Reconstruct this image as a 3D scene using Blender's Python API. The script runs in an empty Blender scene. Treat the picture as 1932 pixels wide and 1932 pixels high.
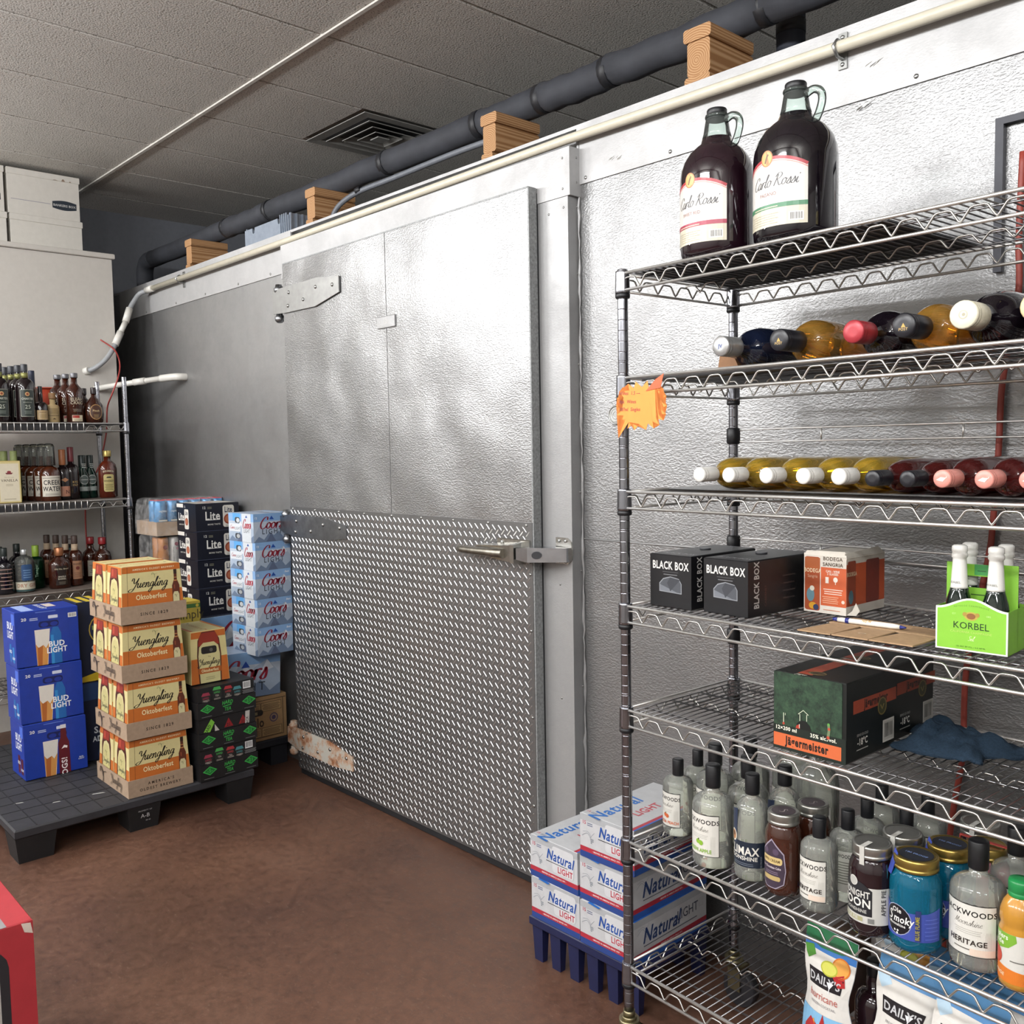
import bpy, bmesh, math, random
from mathutils import Vector, Matrix
random.seed(7)
PI = math.pi
S = bpy.context.scene
COL = S.collection
# ------------------------------------------------------------------ camera
YAW, PIT, ROL = math.radians(47.5409), math.radians(-3.9583), math.radians(-1.0060)
fw = Vector((-math.sin(YAW)*math.cos(PIT), math.cos(YAW)*math.cos(PIT), math.sin(PIT)))
rt = Vector((math.cos(YAW), math.sin(YAW), 0)); up = rt.cross(fw)
r2 = math.cos(ROL)*rt + math.sin(ROL)*up
u2 = -math.sin(ROL)*rt + math.cos(ROL)*up
cd = bpy.data.cameras.new('camera'); cam = bpy.data.objects.new('camera', cd); COL.objects.link(cam)
cd.sensor_width = 36.0; cd.lens = 36.0*1758.97/1932; cd.clip_start = 0.02
cam.matrix_world = Matrix(((r2.x, u2.x, -fw.x, 0), (r2.y, u2.y, -fw.y, 0), (r2.z, u2.z, -fw.z, 1.575), (0, 0, 0, 1)))
S.camera = cam
# ------------------------------------------------------------------ light
W = bpy.data.worlds.new('world'); S.world = W; W.use_nodes = True
W.node_tree.nodes['Background'].inputs[0].default_value = (0.8, 0.9, 1.0, 1)
W.node_tree.nodes['Background'].inputs[1].default_value = 0.05
vs = S.view_settings
vs.view_transform = 'Standard'; vs.look = 'None'; vs.gamma = 1.0; vs.use_curve_mapping = False
vs.exposure = 0.0
cy = S.cycles
cy.use_denoising = True; cy.caustics_reflective = False; cy.caustics_refractive = False
cy.max_bounces = 10; cy.transmission_bounces = 10; cy.transparent_max_bounces = 12; cy.sample_clamp_indirect = 6.0
def strip_light(x, y, lx, ly, p, col=(0.985, 0.99, 1.0), z=3.285, rx=0.0):
    l = bpy.data.lights.new('ceiling_lamp', 'AREA'); l.shape = 'RECTANGLE'
    l.size = lx; l.size_y = ly; l.energy = p; l.color = col
    o = bpy.data.objects.new('ceiling_lamp', l); COL.objects.link(o); o.location = (x, y, z); o.rotation_euler = (rx, 0, 0)
# rows of ceiling strip fixtures behind and beside the camera; each throws light down and sideways
LP = 15
for fy in (-0.62, -3.1):
    for k in range(7):
        fx = -9.2+1.95*k
        strip_light(fx, fy-.09, 1.2, .06, LP, z=3.05); strip_light(fx, fy+.09, 1.2, .06, LP, z=3.05)
        strip_light(fx, fy+.13, 1.2, .09, LP*2.2, z=2.98, rx=PI/2*1.25); strip_light(fx, fy-.13, 1.2, .09, LP*2.2, z=2.98, rx=-PI/2*1.25)  # side strips added and tilted up to brighten the ceiling
# ------------------------------------------------------------------ materials
def lin(c):
    if isinstance(c, str):
        c = c.lstrip('#'); c = [int(c[i:i+2], 16)/255 for i in (0, 2, 4)]
        c = [v/12.92 if v <= .04045 else ((v+.055)/1.055)**2.4 for v in c]
    return (c[0], c[1], c[2], 1.0)
MC = {}
def new_mat(name):
    m = bpy.data.materials.new(name); m.use_nodes = True
    nt = m.node_tree; return m, nt, nt.nodes['Principled BSDF']
def noise(nt, scale, detail=3, rough=.6, vec=None, stretch=None):
    n = nt.nodes.new('ShaderNodeTexNoise'); n.inputs['Scale'].default_value = scale
    n.inputs['Detail'].default_value = detail; n.inputs['Roughness'].default_value = rough
    tc = nt.nodes.new('ShaderNodeTexCoord')
    if stretch:
        mp = nt.nodes.new('ShaderNodeMapping'); mp.inputs['Scale'].default_value = stretch
        nt.links.new(tc.outputs['Object'], mp.inputs[0]); nt.links.new(mp.outputs[0], n.inputs['Vector'])
    else: nt.links.new(tc.outputs['Object'], n.inputs['Vector'])
    return n
def ramp(nt, src, stops):
    r = nt.nodes.new('ShaderNodeValToRGB'); e = r.color_ramp.elements
    while len(e) < len(stops): e.new(.5)
    for el, (p, c) in zip(e, stops): el.position = p; el.color = lin(c) if isinstance(c, str) else (c, c, c, 1)
    nt.links.new(src, r.inputs[0]); return r
def bump(nt, src, strength, dist, prev=None):
    b = nt.nodes.new('ShaderNodeBump'); b.inputs['Strength'].default_value = strength; b.inputs['Distance'].default_value = dist
    nt.links.new(src, b.inputs['Height'])
    if prev: nt.links.new(prev.outputs[0], b.inputs['Normal'])
    return b
def M(name, col='#888888', rough=.5, metal=0.0, var=.10, scale=30, bmp=0.0, coat=0.0, spec=.5):
    """plain painted, card or plastic surface: a colour with a little procedural mottling"""
    if name in MC: return MC[name]
    m, nt, b = new_mat(name); c = lin(col)
    n = noise(nt, scale)
    r = ramp(nt, n.outputs[0], ((.3, 0.0), (.7, 1.0)))
    mx = nt.nodes.new('ShaderNodeMix'); mx.data_type = 'RGBA'
    mx.inputs[6].default_value = (c[0]*(1-var), c[1]*(1-var), c[2]*(1-var), 1)
    mx.inputs[7].default_value = (min(1, c[0]*(1+var)), min(1, c[1]*(1+var)), min(1, c[2]*(1+var)), 1)
    nt.links.new(r.outputs[0], mx.inputs[0]); nt.links.new(mx.outputs[2], b.inputs['Base Color'])
    b.inputs['Roughness'].default_value = rough; b.inputs['Metallic'].default_value = metal
    b.inputs['Coat Weight'].default_value = coat; b.inputs['Specular IOR Level'].default_value = spec
    if bmp: nt.links.new(bump(nt, n.outputs[0], bmp, .002).outputs[0], b.inputs['Normal'])
    MC[name] = m; return m
def glass(name, col, rough=0.0, ior=1.45, milk=.08, edge=.45):
    """bottle glass with its liquid: tinted clear body that deepens towards the silhouette, sharp reflections, a little haze"""
    if name in MC: return MC[name]
    m = bpy.data.materials.new(name); m.use_nodes = True; nt = m.node_tree; nt.nodes.clear(); c = lin(col); N = nt.nodes.new; L = nt.links.new
    out = N('ShaderNodeOutputMaterial'); tr = N('ShaderNodeBsdfTransparent'); df = N('ShaderNodeBsdfDiffuse'); gl = N('ShaderNodeBsdfGlossy')
    lw = N('ShaderNodeLayerWeight'); lw.inputs[0].default_value = .35
    n = noise(nt, 12); r = ramp(nt, n.outputs[0], ((.2, .92), (.8, 1.0)))
    mc = N('ShaderNodeMix'); mc.data_type = 'RGBA'; mc.inputs[6].default_value = c; mc.inputs[7].default_value = (c[0]*edge, c[1]*edge, c[2]*edge, 1); L(lw.outputs['Facing'], mc.inputs[0])
    mm = N('ShaderNodeMix'); mm.data_type = 'RGBA'; mm.blend_type = 'MULTIPLY'; mm.inputs[0].default_value = 1; L(mc.outputs[2], mm.inputs[6]); L(r.outputs[0], mm.inputs[7])
    L(mm.outputs[2], tr.inputs[0]); df.inputs[0].default_value = c; gl.inputs['Color'].default_value = (1, 1, 1, 1); gl.inputs['Roughness'].default_value = max(rough, .02)
    m1 = N('ShaderNodeMixShader'); m1.inputs[0].default_value = milk; L(tr.outputs[0], m1.inputs[1]); L(df.outputs[0], m1.inputs[2])
    fr = N('ShaderNodeFresnel'); fr.inputs[0].default_value = ior
    m2 = N('ShaderNodeMixShader'); L(fr.outputs[0], m2.inputs[0]); L(m1.outputs[0], m2.inputs[1]); L(gl.outputs[0], m2.inputs[2]); L(m2.outputs[0], out.inputs[0])
    MC[name] = m; return m
def ink(name='printed_ink', rough=.45, metal=0.0, coat=0.0):
    """flat print: each printed shape carries its own ink colour"""
    if name in MC: return MC[name]
    m, nt, b = new_mat(name)
    a = nt.nodes.new('ShaderNodeAttribute'); a.attribute_name = 'Col'
    n = noise(nt, 60); r = ramp(nt, n.outputs[0], ((.2, .93), (.8, 1.0)))
    mx = nt.nodes.new('ShaderNodeMix'); mx.data_type = 'RGBA'; mx.blend_type = 'MULTIPLY'; mx.inputs[0].default_value = 1
    nt.links.new(a.outputs['Color'], mx.inputs[6]); nt.links.new(r.outputs[0], mx.inputs[7])
    nt.links.new(mx.outputs[2], b.inputs['Base Color'])
    b.inputs['Roughness'].default_value = rough; b.inputs['Metallic'].default_value = metal; b.inputs['Coat Weight'].default_value = coat
    MC[name] = m; return m
def alu(name, base=.78, rough=.34, stucco=.5, sscale=90, wav=.25, wdist=.02, dirt=.12, metal=.85):
    """aluminium sheet: embossed grain, dents and smudges"""
    if name in MC: return MC[name]
    m, nt, b = new_mat(name); b.inputs['Metallic'].default_value = metal
    big = noise(nt, 1.6, 2, .5); fine = noise(nt, sscale, 2, .5, stretch=(.55, 1, 1)); sm = noise(nt, 5, 6, .7)
    r = ramp(nt, sm.outputs[0], ((.36, base*(1-dirt)), (.60, base)))
    nt.links.new(r.outputs[0], b.inputs['Base Color'])
    rr = ramp(nt, sm.outputs[0], ((.3, rough*1.25), (.7, rough*.9))); nt.links.new(rr.outputs[0], b.inputs['Roughness'])
    b1 = bump(nt, big.outputs[0], wav, wdist*8)
    if stucco:
        fr = ramp(nt, fine.outputs[0], ((.35, 0.0), (.65, 1.0)))
        b1 = bump(nt, fr.outputs[0], stucco, .0012, b1)
    nt.links.new(b1.outputs[0], b.inputs['Normal'])
    MC[name] = m; return m
# ------------------------------------------------------------------ mesh builder
class MB:
    def __init__(s): s.v = []; s.f = []; s.m = []; s.s = []
    def add(s, vs_, fs, mi=0, smooth=False):
        k = len(s.v); s.v += [tuple(v) for v in vs_]
        for f in fs: s.f.append(tuple(i+k for i in f)); s.m.append(mi); s.s.append(smooth)
        return s
    def box(s, x0, x1, y0, y1, z0, z1, mi=0, bev=0.0):
        if bev:
            b = bev; vs_ = []; 
            for z, i in ((z0, b), (z0+b, 0), (z1-b, 0), (z1, b)):
                c = i + b*.0
                for (x, y) in ((x0+i, y0+i+0*b), (x1-i, y0+i), (x1-i, y1-i), (x0+i, y1-i)):
                    vs_.append((x, y, z))
            fs = [(3, 2, 1, 0), (12, 13, 14, 15)]
            for l in range(3):
                for k in range(4): fs.append((l*4+k, l*4+(k+1) % 4, l*4+4+(k+1) % 4, l*4+4+k))
            return s.add(vs_, fs, mi)
        vs_ = [(x, y, z) for z in (z0, z1) for (x, y) in ((x0, y0), (x1, y0), (x1, y1), (x0, y1))]
        return s.add(vs_, [(3, 2, 1, 0), (4, 5, 6, 7), (0, 1, 5, 4), (1, 2, 6, 5), (2, 3, 7, 6), (3, 0, 4, 7)], mi)
    def lathe(s, prof, n=20, mi=0, ax=(1, 1), cx=0, cy_=0, smooth=True, frame=None, cap=True):
        vs_ = []; fs = []
        for (r, z) in prof:
            for k in range(n):
                a = 2*PI*k/n; vs_.append((cx+r*math.cos(a)*ax[0], cy_+r*math.sin(a)*ax[1], z))
        for i in range(len(prof)-1):
            for k in range(n): fs.append((i*n+k, i*n+(k+1) % n, (i+1)*n+(k+1) % n, (i+1)*n+k))
        if frame is not None: vs_ = [frame @ Vector(v) for v in vs_]
        s.add(vs_, fs, mi, smooth); L = len(prof)-1
        if cap:
            k0 = len(s.v)-len(vs_)
            s.f.append(tuple(k0+k for k in reversed(range(n)))); s.m.append(mi); s.s.append(False)
            s.f.append(tuple(k0+L*n+k for k in range(n))); s.m.append(mi); s.s.append(False)
        return s
    def cyl(s, p0, p1, r, n=10, mi=0, r1=None, smooth=True):
        p0 = Vector(p0); p1 = Vector(p1); d = p1-p0
        q = d.to_track_quat('Z', 'Y').to_matrix().to_4x4(); q.translation = p0
        return s.lathe(((r, 0), (r if r1 is None else r1, d.length)), n, mi, frame=q, smooth=smooth)
    def tube(s, pts, r, n=8, mi=0, closed=False):
        pts = [Vector(p) for p in pts]; N = len(pts); vs_ = []; fs = []
        prev = None
        for i, p in enumerate(pts):
            if closed: d = pts[(i+1) % N]-pts[i-1]
            else: d = pts[min(i+1, N-1)]-pts[max(i-1, 0)]
            d.normalize()
            if prev is None:
                a = Vector((0, 0, 1)) if abs(d.z) < .9 else Vector((1, 0, 0)); u = d.cross(a).normalized()
            else: u = (prev-d*prev.dot(d)).normalized()
            prev = u; w = d.cross(u)
            rr = r(i/(N-1)) if callable(r) else r
            for k in range(n):
                t = 2*PI*k/n; vs_.append(p+rr*(math.cos(t)*u+math.sin(t)*w))
        for i in range(N if closed else N-1):
            j = (i+1) % N
            for k in range(n): fs.append((i*n+k, i*n+(k+1) % n, j*n+(k+1) % n, j*n+k))
        s.add(vs_, fs, mi, True)
        if not closed:
            k0 = len(s.v)-len(vs_)
            s.f.append(tuple(k0+k for k in reversed(range(n)))); s.m.append(mi); s.s.append(False)
            s.f.append(tuple(k0+(N-1)*n+k for k in range(n))); s.m.append(mi); s.s.append(False)
        return s
    def prism(s, poly, o, u, v, th, mi=0):
        """polygon in the plane o,u,v pushed out by th along u x v"""
        o, u, v = Vector(o), Vector(u), Vector(v); w = u.cross(v).normalized()*th; n = len(poly)
        vs_ = [o+u*a+v*b for a, b in poly]; vs_ += [p+w for p in vs_]
        fs = [tuple(reversed(range(n))), tuple(range(n, 2*n))]+[(k, (k+1) % n, n+(k+1) % n, n+k) for k in range(n)]
        return s.add(vs_, fs, mi)
    def frustum(s, b, t, h, z0=0.0, mi=0):
        vs_ = [(x*b[0], y*b[1], z0) for x, y in ((-1, -1), (1, -1), (1, 1), (-1, 1))]+[(x*t[0], y*t[1], z0+h) for x, y in ((-1, -1), (1, -1), (1, 1), (-1, 1))]
        return s.add(vs_, [(3, 2, 1, 0), (4, 5, 6, 7), (0, 1, 5, 4), (1, 2, 6, 5), (2, 3, 7, 6), (3, 0, 4, 7)], mi)
    def dome(s, c, r, h, axis='-y', n=8, mi=0):
        """rivet or bolt head"""
        d = {'-y': (0, -1, 0), '+x': (1, 0, 0), '+z': (0, 0, 1)}[axis]
        q = Vector(d).to_track_quat('Z', 'Y').to_matrix().to_4x4(); q.translation = Vector(c)
        return s.lathe(((r, 0), (r*.9, h*.5), (r*.5, h*.92), (r*.06, h)), n, mi, frame=q)
    def mesh(s, name, mats):
        me = bpy.data.meshes.new(name); me.from_pydata(s.v, [], s.f)
        for m in (mats if isinstance(mats, (list, tuple)) else [mats]): me.materials.append(m)
        me.polygons.foreach_set('material_index', s.m); me.polygons.foreach_set('use_smooth', s.s)
        me.update(); return me
def setp(o, label=None, cat=None, group=None, kind=None):
    if label: o['label'] = label
    if cat: o['category'] = cat
    if group: o['group'] = group
    if kind: o['kind'] = kind
    return o
def link(name, me, parent=None, **kw):
    o = bpy.data.objects.new(name, me); COL.objects.link(o)
    if parent is not None: o.parent = parent
    return setp(o, **kw)
def obj(name, mb, mats, parent=None, **kw): return link(name, mb.mesh(name, mats), parent, **kw)
def thing(name, label, cat, loc=(0, 0, 0), rz=0.0, group=None):
    o = link(name, None, None, label=label, cat=cat, group=group)
    o.location = loc; o.rotation_euler = (0, 0, rz); o.empty_display_size = .05; return o
KIDS = {}
def kids(o): return [c for c in COL.objects if c.parent == o]
def dup(src, loc, rz=None, label=None, group=None, ks=None):
    r = src.copy(); COL.objects.link(r); r.location = loc
    if rz is not None: r.rotation_euler = (0, 0, rz)
    if label: r['label'] = label
    if group: r['group'] = group
    for c in (ks or kids(src)):
        d = c.copy(); COL.objects.link(d); d.parent = r
        for g in kids(c):
            e = g.copy(); COL.objects.link(e); e.parent = d
    return r
def struct(name, mb, mats, parent=None):
    o = obj(name, mb, mats, parent)
    if parent is None: o['kind'] = 'structure'
    return o
def smooth_path(pts, k=6, closed=False):
    P = [Vector(p) for p in pts]; out = []; n = len(P)
    rng = range(n if closed else n-1)
    for i in rng:
        if closed: a, b, c, d = P[i-1], P[i], P[(i+1) % n], P[(i+2) % n]
        else: a, b, c, d = P[max(i-1, 0)], P[i], P[i+1], P[min(i+2, n-1)]
        for j in range(k):
            t = j/k
            out.append(.5*((2*b)+(c-a)*t+(2*a-5*b+4*c-d)*t*t+(3*b-a-3*c+d)*t**3))
    if not closed: out.append(P[-1])
    return out
# ------------------------------------------------------------------ flat print (lettering, labels, emblems)
GL = {}
def load_glyphs():
    chars = 'ABCDEFGHIJKLMNOPQRSTUVWXYZabcdefghijklmnopqrstuvwxyz0123456789.,-/%!&+°×ä\'$#:'
    tmp = []
    def mk(t, off):
        c = bpy.data.curves.new('g', 'FONT'); c.body = t; c.size = 1.0; c.resolution_u = 2; c.offset = off
        o = bpy.data.objects.new('g', c); COL.objects.link(o); tmp.append(o); return o
    jobs = [(ch, b, mk(ch, off)) for ch in chars for b, off in ((0, 0.0), (1, .022), (2, .040)) if b < 2 or ch in 'Jägermeist LNHADWOKBCS']
    adv = [(ch, mk('|'+ch+'|', 0)) for ch in chars]; bar = mk('||', 0)
    bpy.context.view_layer.update(); dg = bpy.context.evaluated_depsgraph_get()
    def width(o):
        xs = [c[0] for c in o.evaluated_get(dg).bound_box]; return max(xs)-min(xs)
    w0 = width(bar); A = {ch: width(o)-w0 for ch, o in adv}; A[' '] = .32
    for ch, b, o in jobs:
        e = o.evaluated_get(dg); me = e.to_mesh()
        GL[ch, b] = ([(v.co.x, v.co.y) for v in me.vertices], [tuple(p.vertices) for p in me.polygons], A[ch]+.035*b)
        e.to_mesh_clear()
    GL[' ', 0] = GL[' ', 1] = GL[' ', 2] = ([], [], .32)
    for o in tmp:
        c = o.data; bpy.data.objects.remove(o); bpy.data.curves.remove(c)
load_glyphs()
CUR = {  # hand-lettered script: strokes in x-height units, advance
 'a': ([[(.75,.85),(.45,1),(.1,.6),(.1,.2),(.35,0),(.65,.3),(.78,.95),(.72,.3),(.9,0),(1.1,.25)]], 1.0),
 'e': ([[(0,.25),(.4,.5),(.6,.8),(.4,1),(.15,.65),(.2,.15),(.5,0),(.85,.25)]], .8),
 'g': ([[(.75,.85),(.45,1),(.12,.6),(.15,.2),(.4,.1),(.65,.4),(.78,.95),(.65,-.3),(.3,-1),(0,-.85),(.3,-.4),(1.0,.2)]], .95),
 'i': ([[(0,.2),(.25,.95),(.2,.3),(.35,0),(.6,.25)],[(.34,1.38),(.42,1.55)]], .5),
 'l': ([[(0,.2),(.35,1.2),(.5,1.9),(.3,1.9),(.2,1),(.22,.2),(.4,0),(.65,.25)]], .55),
 'n': ([[(0,.85),(.15,.9),(.1,0)],[(.1,.1),(.3,.8),(.55,1),(.65,.7),(.6,.2),(.75,0),(1,.25)]], .95),
 'u': ([[(0,.7),(.18,.95),(.12,.3),(.3,0),(.6,.4),(.72,.95),(.66,.3),(.8,0),(1.05,.3)]], .98),
 'o': ([[(.5,1),(.15,.8),(.1,.25),(.4,0),(.72,.35),(.68,.85),(.45,1),(.7,.8),(1,.85)]], .9),
 'r': ([[(0,.3),(.17,.98),(.12,0)],[(.13,.35),(.3,.85),(.62,1),(.66,.85)]], .7),
 's': ([[(0,.1),(.35,.7),(.45,1.05),(.6,.6),(.55,.1),(.25,0),(.1,.15)]], .72),
 't': ([[(.3,1.6),(.15,.4),(.3,0),(.6,.25)],[(0,1.05),(.55,1.1)]], .55),
 'h': ([[(0,.2),(.35,1.4),(.4,1.9),(.2,1.6),(.1,0)],[(.1,.1),(.35,.9),(.6,.9),(.58,.2),(.75,0),(1,.25)]], .95),
 'Y': ([[(0,1.45),(.15,1.95),(.45,1.85),(.5,1.2),(.7,.9),(1.1,1.3),(1.4,1.95)],[(1.4,1.95),(1.0,.4),(.5,-.55),(0,-.75),(-.25,-.45),(.2,-.15),(.9,-.1)]], 1.35),
 'C': ([[(1.2,1.45),(1.15,1.9),(.65,1.85),(.15,1.1),(.15,.4),(.5,0),(.95,.12),(1.25,.5)]], 1.2),
 'R': ([[(.42,1.7),(.3,.9),(.12,0)],[(.05,1.35),(.35,1.9),(.85,1.95),(1.1,1.6),(.85,1.15),(.35,1.0)],[(.45,1.0),(.75,.5),(1.1,0),(1.4,.2)]], 1.4),
 'M': ([[(0,0),(.25,1.0),(.4,1.8),(.5,.8),(.6,.2),(.9,1.2),(1.1,1.8),(1.1,.6),(1.25,0),(1.5,.3)]], 1.5),
 'S': ([[(.9,1.6),(.6,1.95),(.25,1.6),(.6,1),(.8,.5),(.45,0),(0,.2)]], .95),
 'B': ([[(.2,1.8),(.1,0)],[(0,1.6),(.5,1.95),(.9,1.6),(.4,1.05),(.95,.7),(.7,.1),(.1,0)]], 1.1), ' ': ([], .5)}
class Print:
    """shapes in the plane of a label or carton face: u to the right, v up, metres"""
    def __init__(s): s.e = []
    def poly(s, pts, c): s.e.append((list(pts), [tuple(range(len(pts)))], c)); return s
    def rect(s, u0, u1, v0, v1, c): return s.poly([(u0, v0), (u1, v0), (u1, v1), (u0, v1)], c)
    def disc(s, u, v, r, c, ry=None, n=20):
        return s.poly([(u+r*math.cos(2*PI*k/n), v+(ry or r)*math.sin(2*PI*k/n)) for k in range(n)], c)
    def rrect(s, u0, u1, v0, v1, r, c):
        p = []
        for (cx, cy_, a0) in ((u1-r, v0+r, -PI/2), (u1-r, v1-r, 0), (u0+r, v1-r, PI/2), (u0+r, v0+r, PI)):
            p += [(cx+r*math.cos(a0+k*PI/8), cy_+r*math.sin(a0+k*PI/8)) for k in range(5)]
        return s.poly(p, c)
    def stroke(s, pts, w, c, call=False, smooth=0):
        P = [Vector((p[0], p[1], 0)) for p in pts]
        if smooth: P = smooth_path(P, smooth)
        vs_, fs = [], []
        for i, p in enumerate(P):
            d = (P[min(i+1, len(P)-1)]-P[max(i-1, 0)])
            if d.length < 1e-9: d = Vector((1, 0, 0))
            d.normalize(); nn = Vector((-d.y, d.x, 0))
            ww = w*(.35+.75*abs(d.y)**1.5) if call else w
            vs_ += [(p.x+nn.x*ww/2, p.y+nn.y*ww/2), (p.x-nn.x*ww/2, p.y-nn.y*ww/2)]
            if i: fs.append((2*i-2, 2*i-1, 2*i+1, 2*i))
        s.e.append((vs_, fs, c)); return s
    def text(s, t, u, v, h, c, bold=1, sx=1.0, shear=0.0, al='c', rot=0.0, gap=0.0, arc=0.0):
        """h = height of the capitals; u,v = anchor on the base line"""
        k = h/.70; W_ = sum((GL.get((ch, bold)) or GL.get((ch, 1)) or GL['-', 1])[2]*k*sx+gap for ch in t)-gap
        x = {'c': -W_/2, 'l': 0, 'r': -W_}[al]; vs_, fs = [], []
        cr, sr = math.cos(rot), math.sin(rot)
        for ch in t:
            gv, gf, ga = GL.get((ch, bold)) or GL.get((ch, 1)) or GL['-', 1]; b0 = len(vs_); mid = x+ga*k*sx/2
            dy = arc*(1-(mid/(W_/2 or 1))**2) if arc else 0
            for (a, b) in gv:
                px, py = x+a*k*sx+shear*b*k, b*k+dy
                vs_.append((u+px*cr-py*sr, v+px*sr+py*cr))
            fs += [tuple(i+b0 for i in f) for f in gf]; x += ga*k*sx+gap
        s.e.append((vs_, fs, c)); return s
    def script(s, t, u, v, xh, c, w=.18, shear=.35, sx=1.0, al='c', rot=0.0, call=True):
        W_ = sum(CUR[ch][1] for ch in t)*xh*sx; x = {'c': -W_/2, 'l': 0}[al]
        cr, sr = math.cos(rot), math.sin(rot); vs_, fs = [], []
        for ch in t:
            st, ad = CUR[ch]
            for q in st:
                pp = [(x+a*xh*sx+shear*b*xh, b*xh) for a, b in q]
                T = Print().stroke([(u+a*cr-b*sr, v+a*sr+b*cr) for a, b in pp], w*xh, c, call, 4).e[0]
                k = len(vs_); vs_ += T[0]; fs += [tuple(i+k for i in f) for f in T[1]]
            x += ad*xh*sx
        s.e.append((vs_, fs, c)); return s
    def bars(s, u0, u1, v0, v1, bg='#f0f0f0', c='#222222', n=14):
        s.rect(u0, u1, v0, v1, bg); rr = random.Random(n); w = (u1-u0)*.9/n; x = u0+(u1-u0)*.05
        vs_, fs = [], []
        for i in range(n):
            ww = w*rr.choice((.25, .45, .6)); k = len(vs_)
            vs_ += [(x, v0+(v1-v0)*.15), (x+ww, v0+(v1-v0)*.15), (x+ww, v1-(v1-v0)*.1), (x, v1-(v1-v0)*.1)]; fs.append((k, k+1, k+2, k+3)); x += w
        s.e.append((vs_, fs, c)); return s
    def lines(s, u0, u1, v0, v1, n, c, th=.5):
        rr = random.Random(n+3); vs_, fs = [], []; dv = (v1-v0)/n
        for i in range(n):
            a = rr.uniform(0, .12)*(u1-u0); k = len(vs_); y = v0+dv*i
            vs_ += [(u0+a, y), (u1-a, y), (u1-a, y+dv*th), (u0+a, y+dv*th)]; fs.append((k, k+1, k+2, k+3))
        s.e.append((vs_, fs, c)); return s
    def mesh(s, name, mapf, mat=None, lift=.0003, step=.00005, cut=0.0):
        """mapf(u, v, lift) -> point in the thing's space; cut = slice width for wrapping round a bottle"""
        V, F, C_ = [], [], []
        for i, (vs_, fs, c) in enumerate(s.e):
            if not vs_: continue
            lf = lift+step*i; cc = lin(c)
            if cut:
                bm = bmesh.new(); bv = [bm.verts.new((a, b, 0)) for a, b in vs_]
                for f in fs:
                    try: bm.faces.new([bv[j] for j in f])
                    except ValueError: pass
                us = [a for a, b in vs_]; x = (math.floor(min(us)/cut)+1)*cut
                while x < max(us):
                    bmesh.ops.bisect_plane(bm, geom=bm.verts[:]+bm.edges[:]+bm.faces[:], plane_co=(x, 0, 0), plane_no=(1, 0, 0), dist=1e-7); x += cut
                bm.verts.index_update(); vs2 = [(v.co.x, v.co.y) for v in bm.verts]; fs2 = [tuple(v.index for v in f.verts) for f in bm.faces]; bm.free()
            else: vs2, fs2 = vs_, fs
            k = len(V); V += [tuple(mapf(a, b, lf)) for a, b in vs2]
            for f in fs2: F.append(tuple(j+k for j in f)); C_ += [cc]*len(f)
        me = bpy.data.meshes.new(name); me.from_pydata(V, [], F); me.materials.append(mat or ink())
        at = me.color_attributes.new('Col', 'FLOAT_COLOR', 'CORNER')
        at.data.foreach_set('color', [x for c in C_ for x in c]); me.update(); return me
def on_plane(o, u, v):
    o, u, v = Vector(o), Vector(u).normalized(), Vector(v).normalized(); w = u.cross(v)
    return lambda a, b, l: o+u*a+v*b+w*l
def on_round(R, z0=0.0, a0=0.0, ell=1.0):
    """round a bottle; a=0 faces -y"""
    return lambda a, b, l: ((R+l)*math.sin(a/R+a0), -(R*ell+l)*math.cos(a/R+a0), z0+b)
def stick(p, name, parent, o, u, v, mat=None): return link(name, p.mesh(name, on_plane(o, u, v), mat), parent)
def wrap(p, name, parent, R, z0, a0=0.0, mat=None, ell=1.0): return link(name, p.mesh(name, on_round(R, z0, a0, ell), mat or ink('label_paper', .35), cut=R*.09, step=.0001), parent)
def carton(name, label, cat, w, d, h, mat, faces, loc, rz=0.0, group=None, bev=.0025):
    """closed box w (x) by d (y) by h on its base centre; faces: {'-y','+x','top','-x'} -> Print"""
    t = thing(name, label, cat, loc, rz, group)
    obj('carton_body', MB().box(-w/2, w/2, -d/2, d/2, 0, h, 0, bev), mat, t)
    for k, p in faces.items():
        if k == '-y': stick(p, 'front_print', t, (0, -d/2, 0), (1, 0, 0), (0, 0, 1))
        if k == '+x': stick(p, 'side_print', t, (w/2, 0, 0), (0, 1, 0), (0, 0, 1))
        if k == 'top': stick(p, 'top_print', t, (0, 0, h), (1, 0, 0), (0, 1, 0))
    return t
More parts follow.
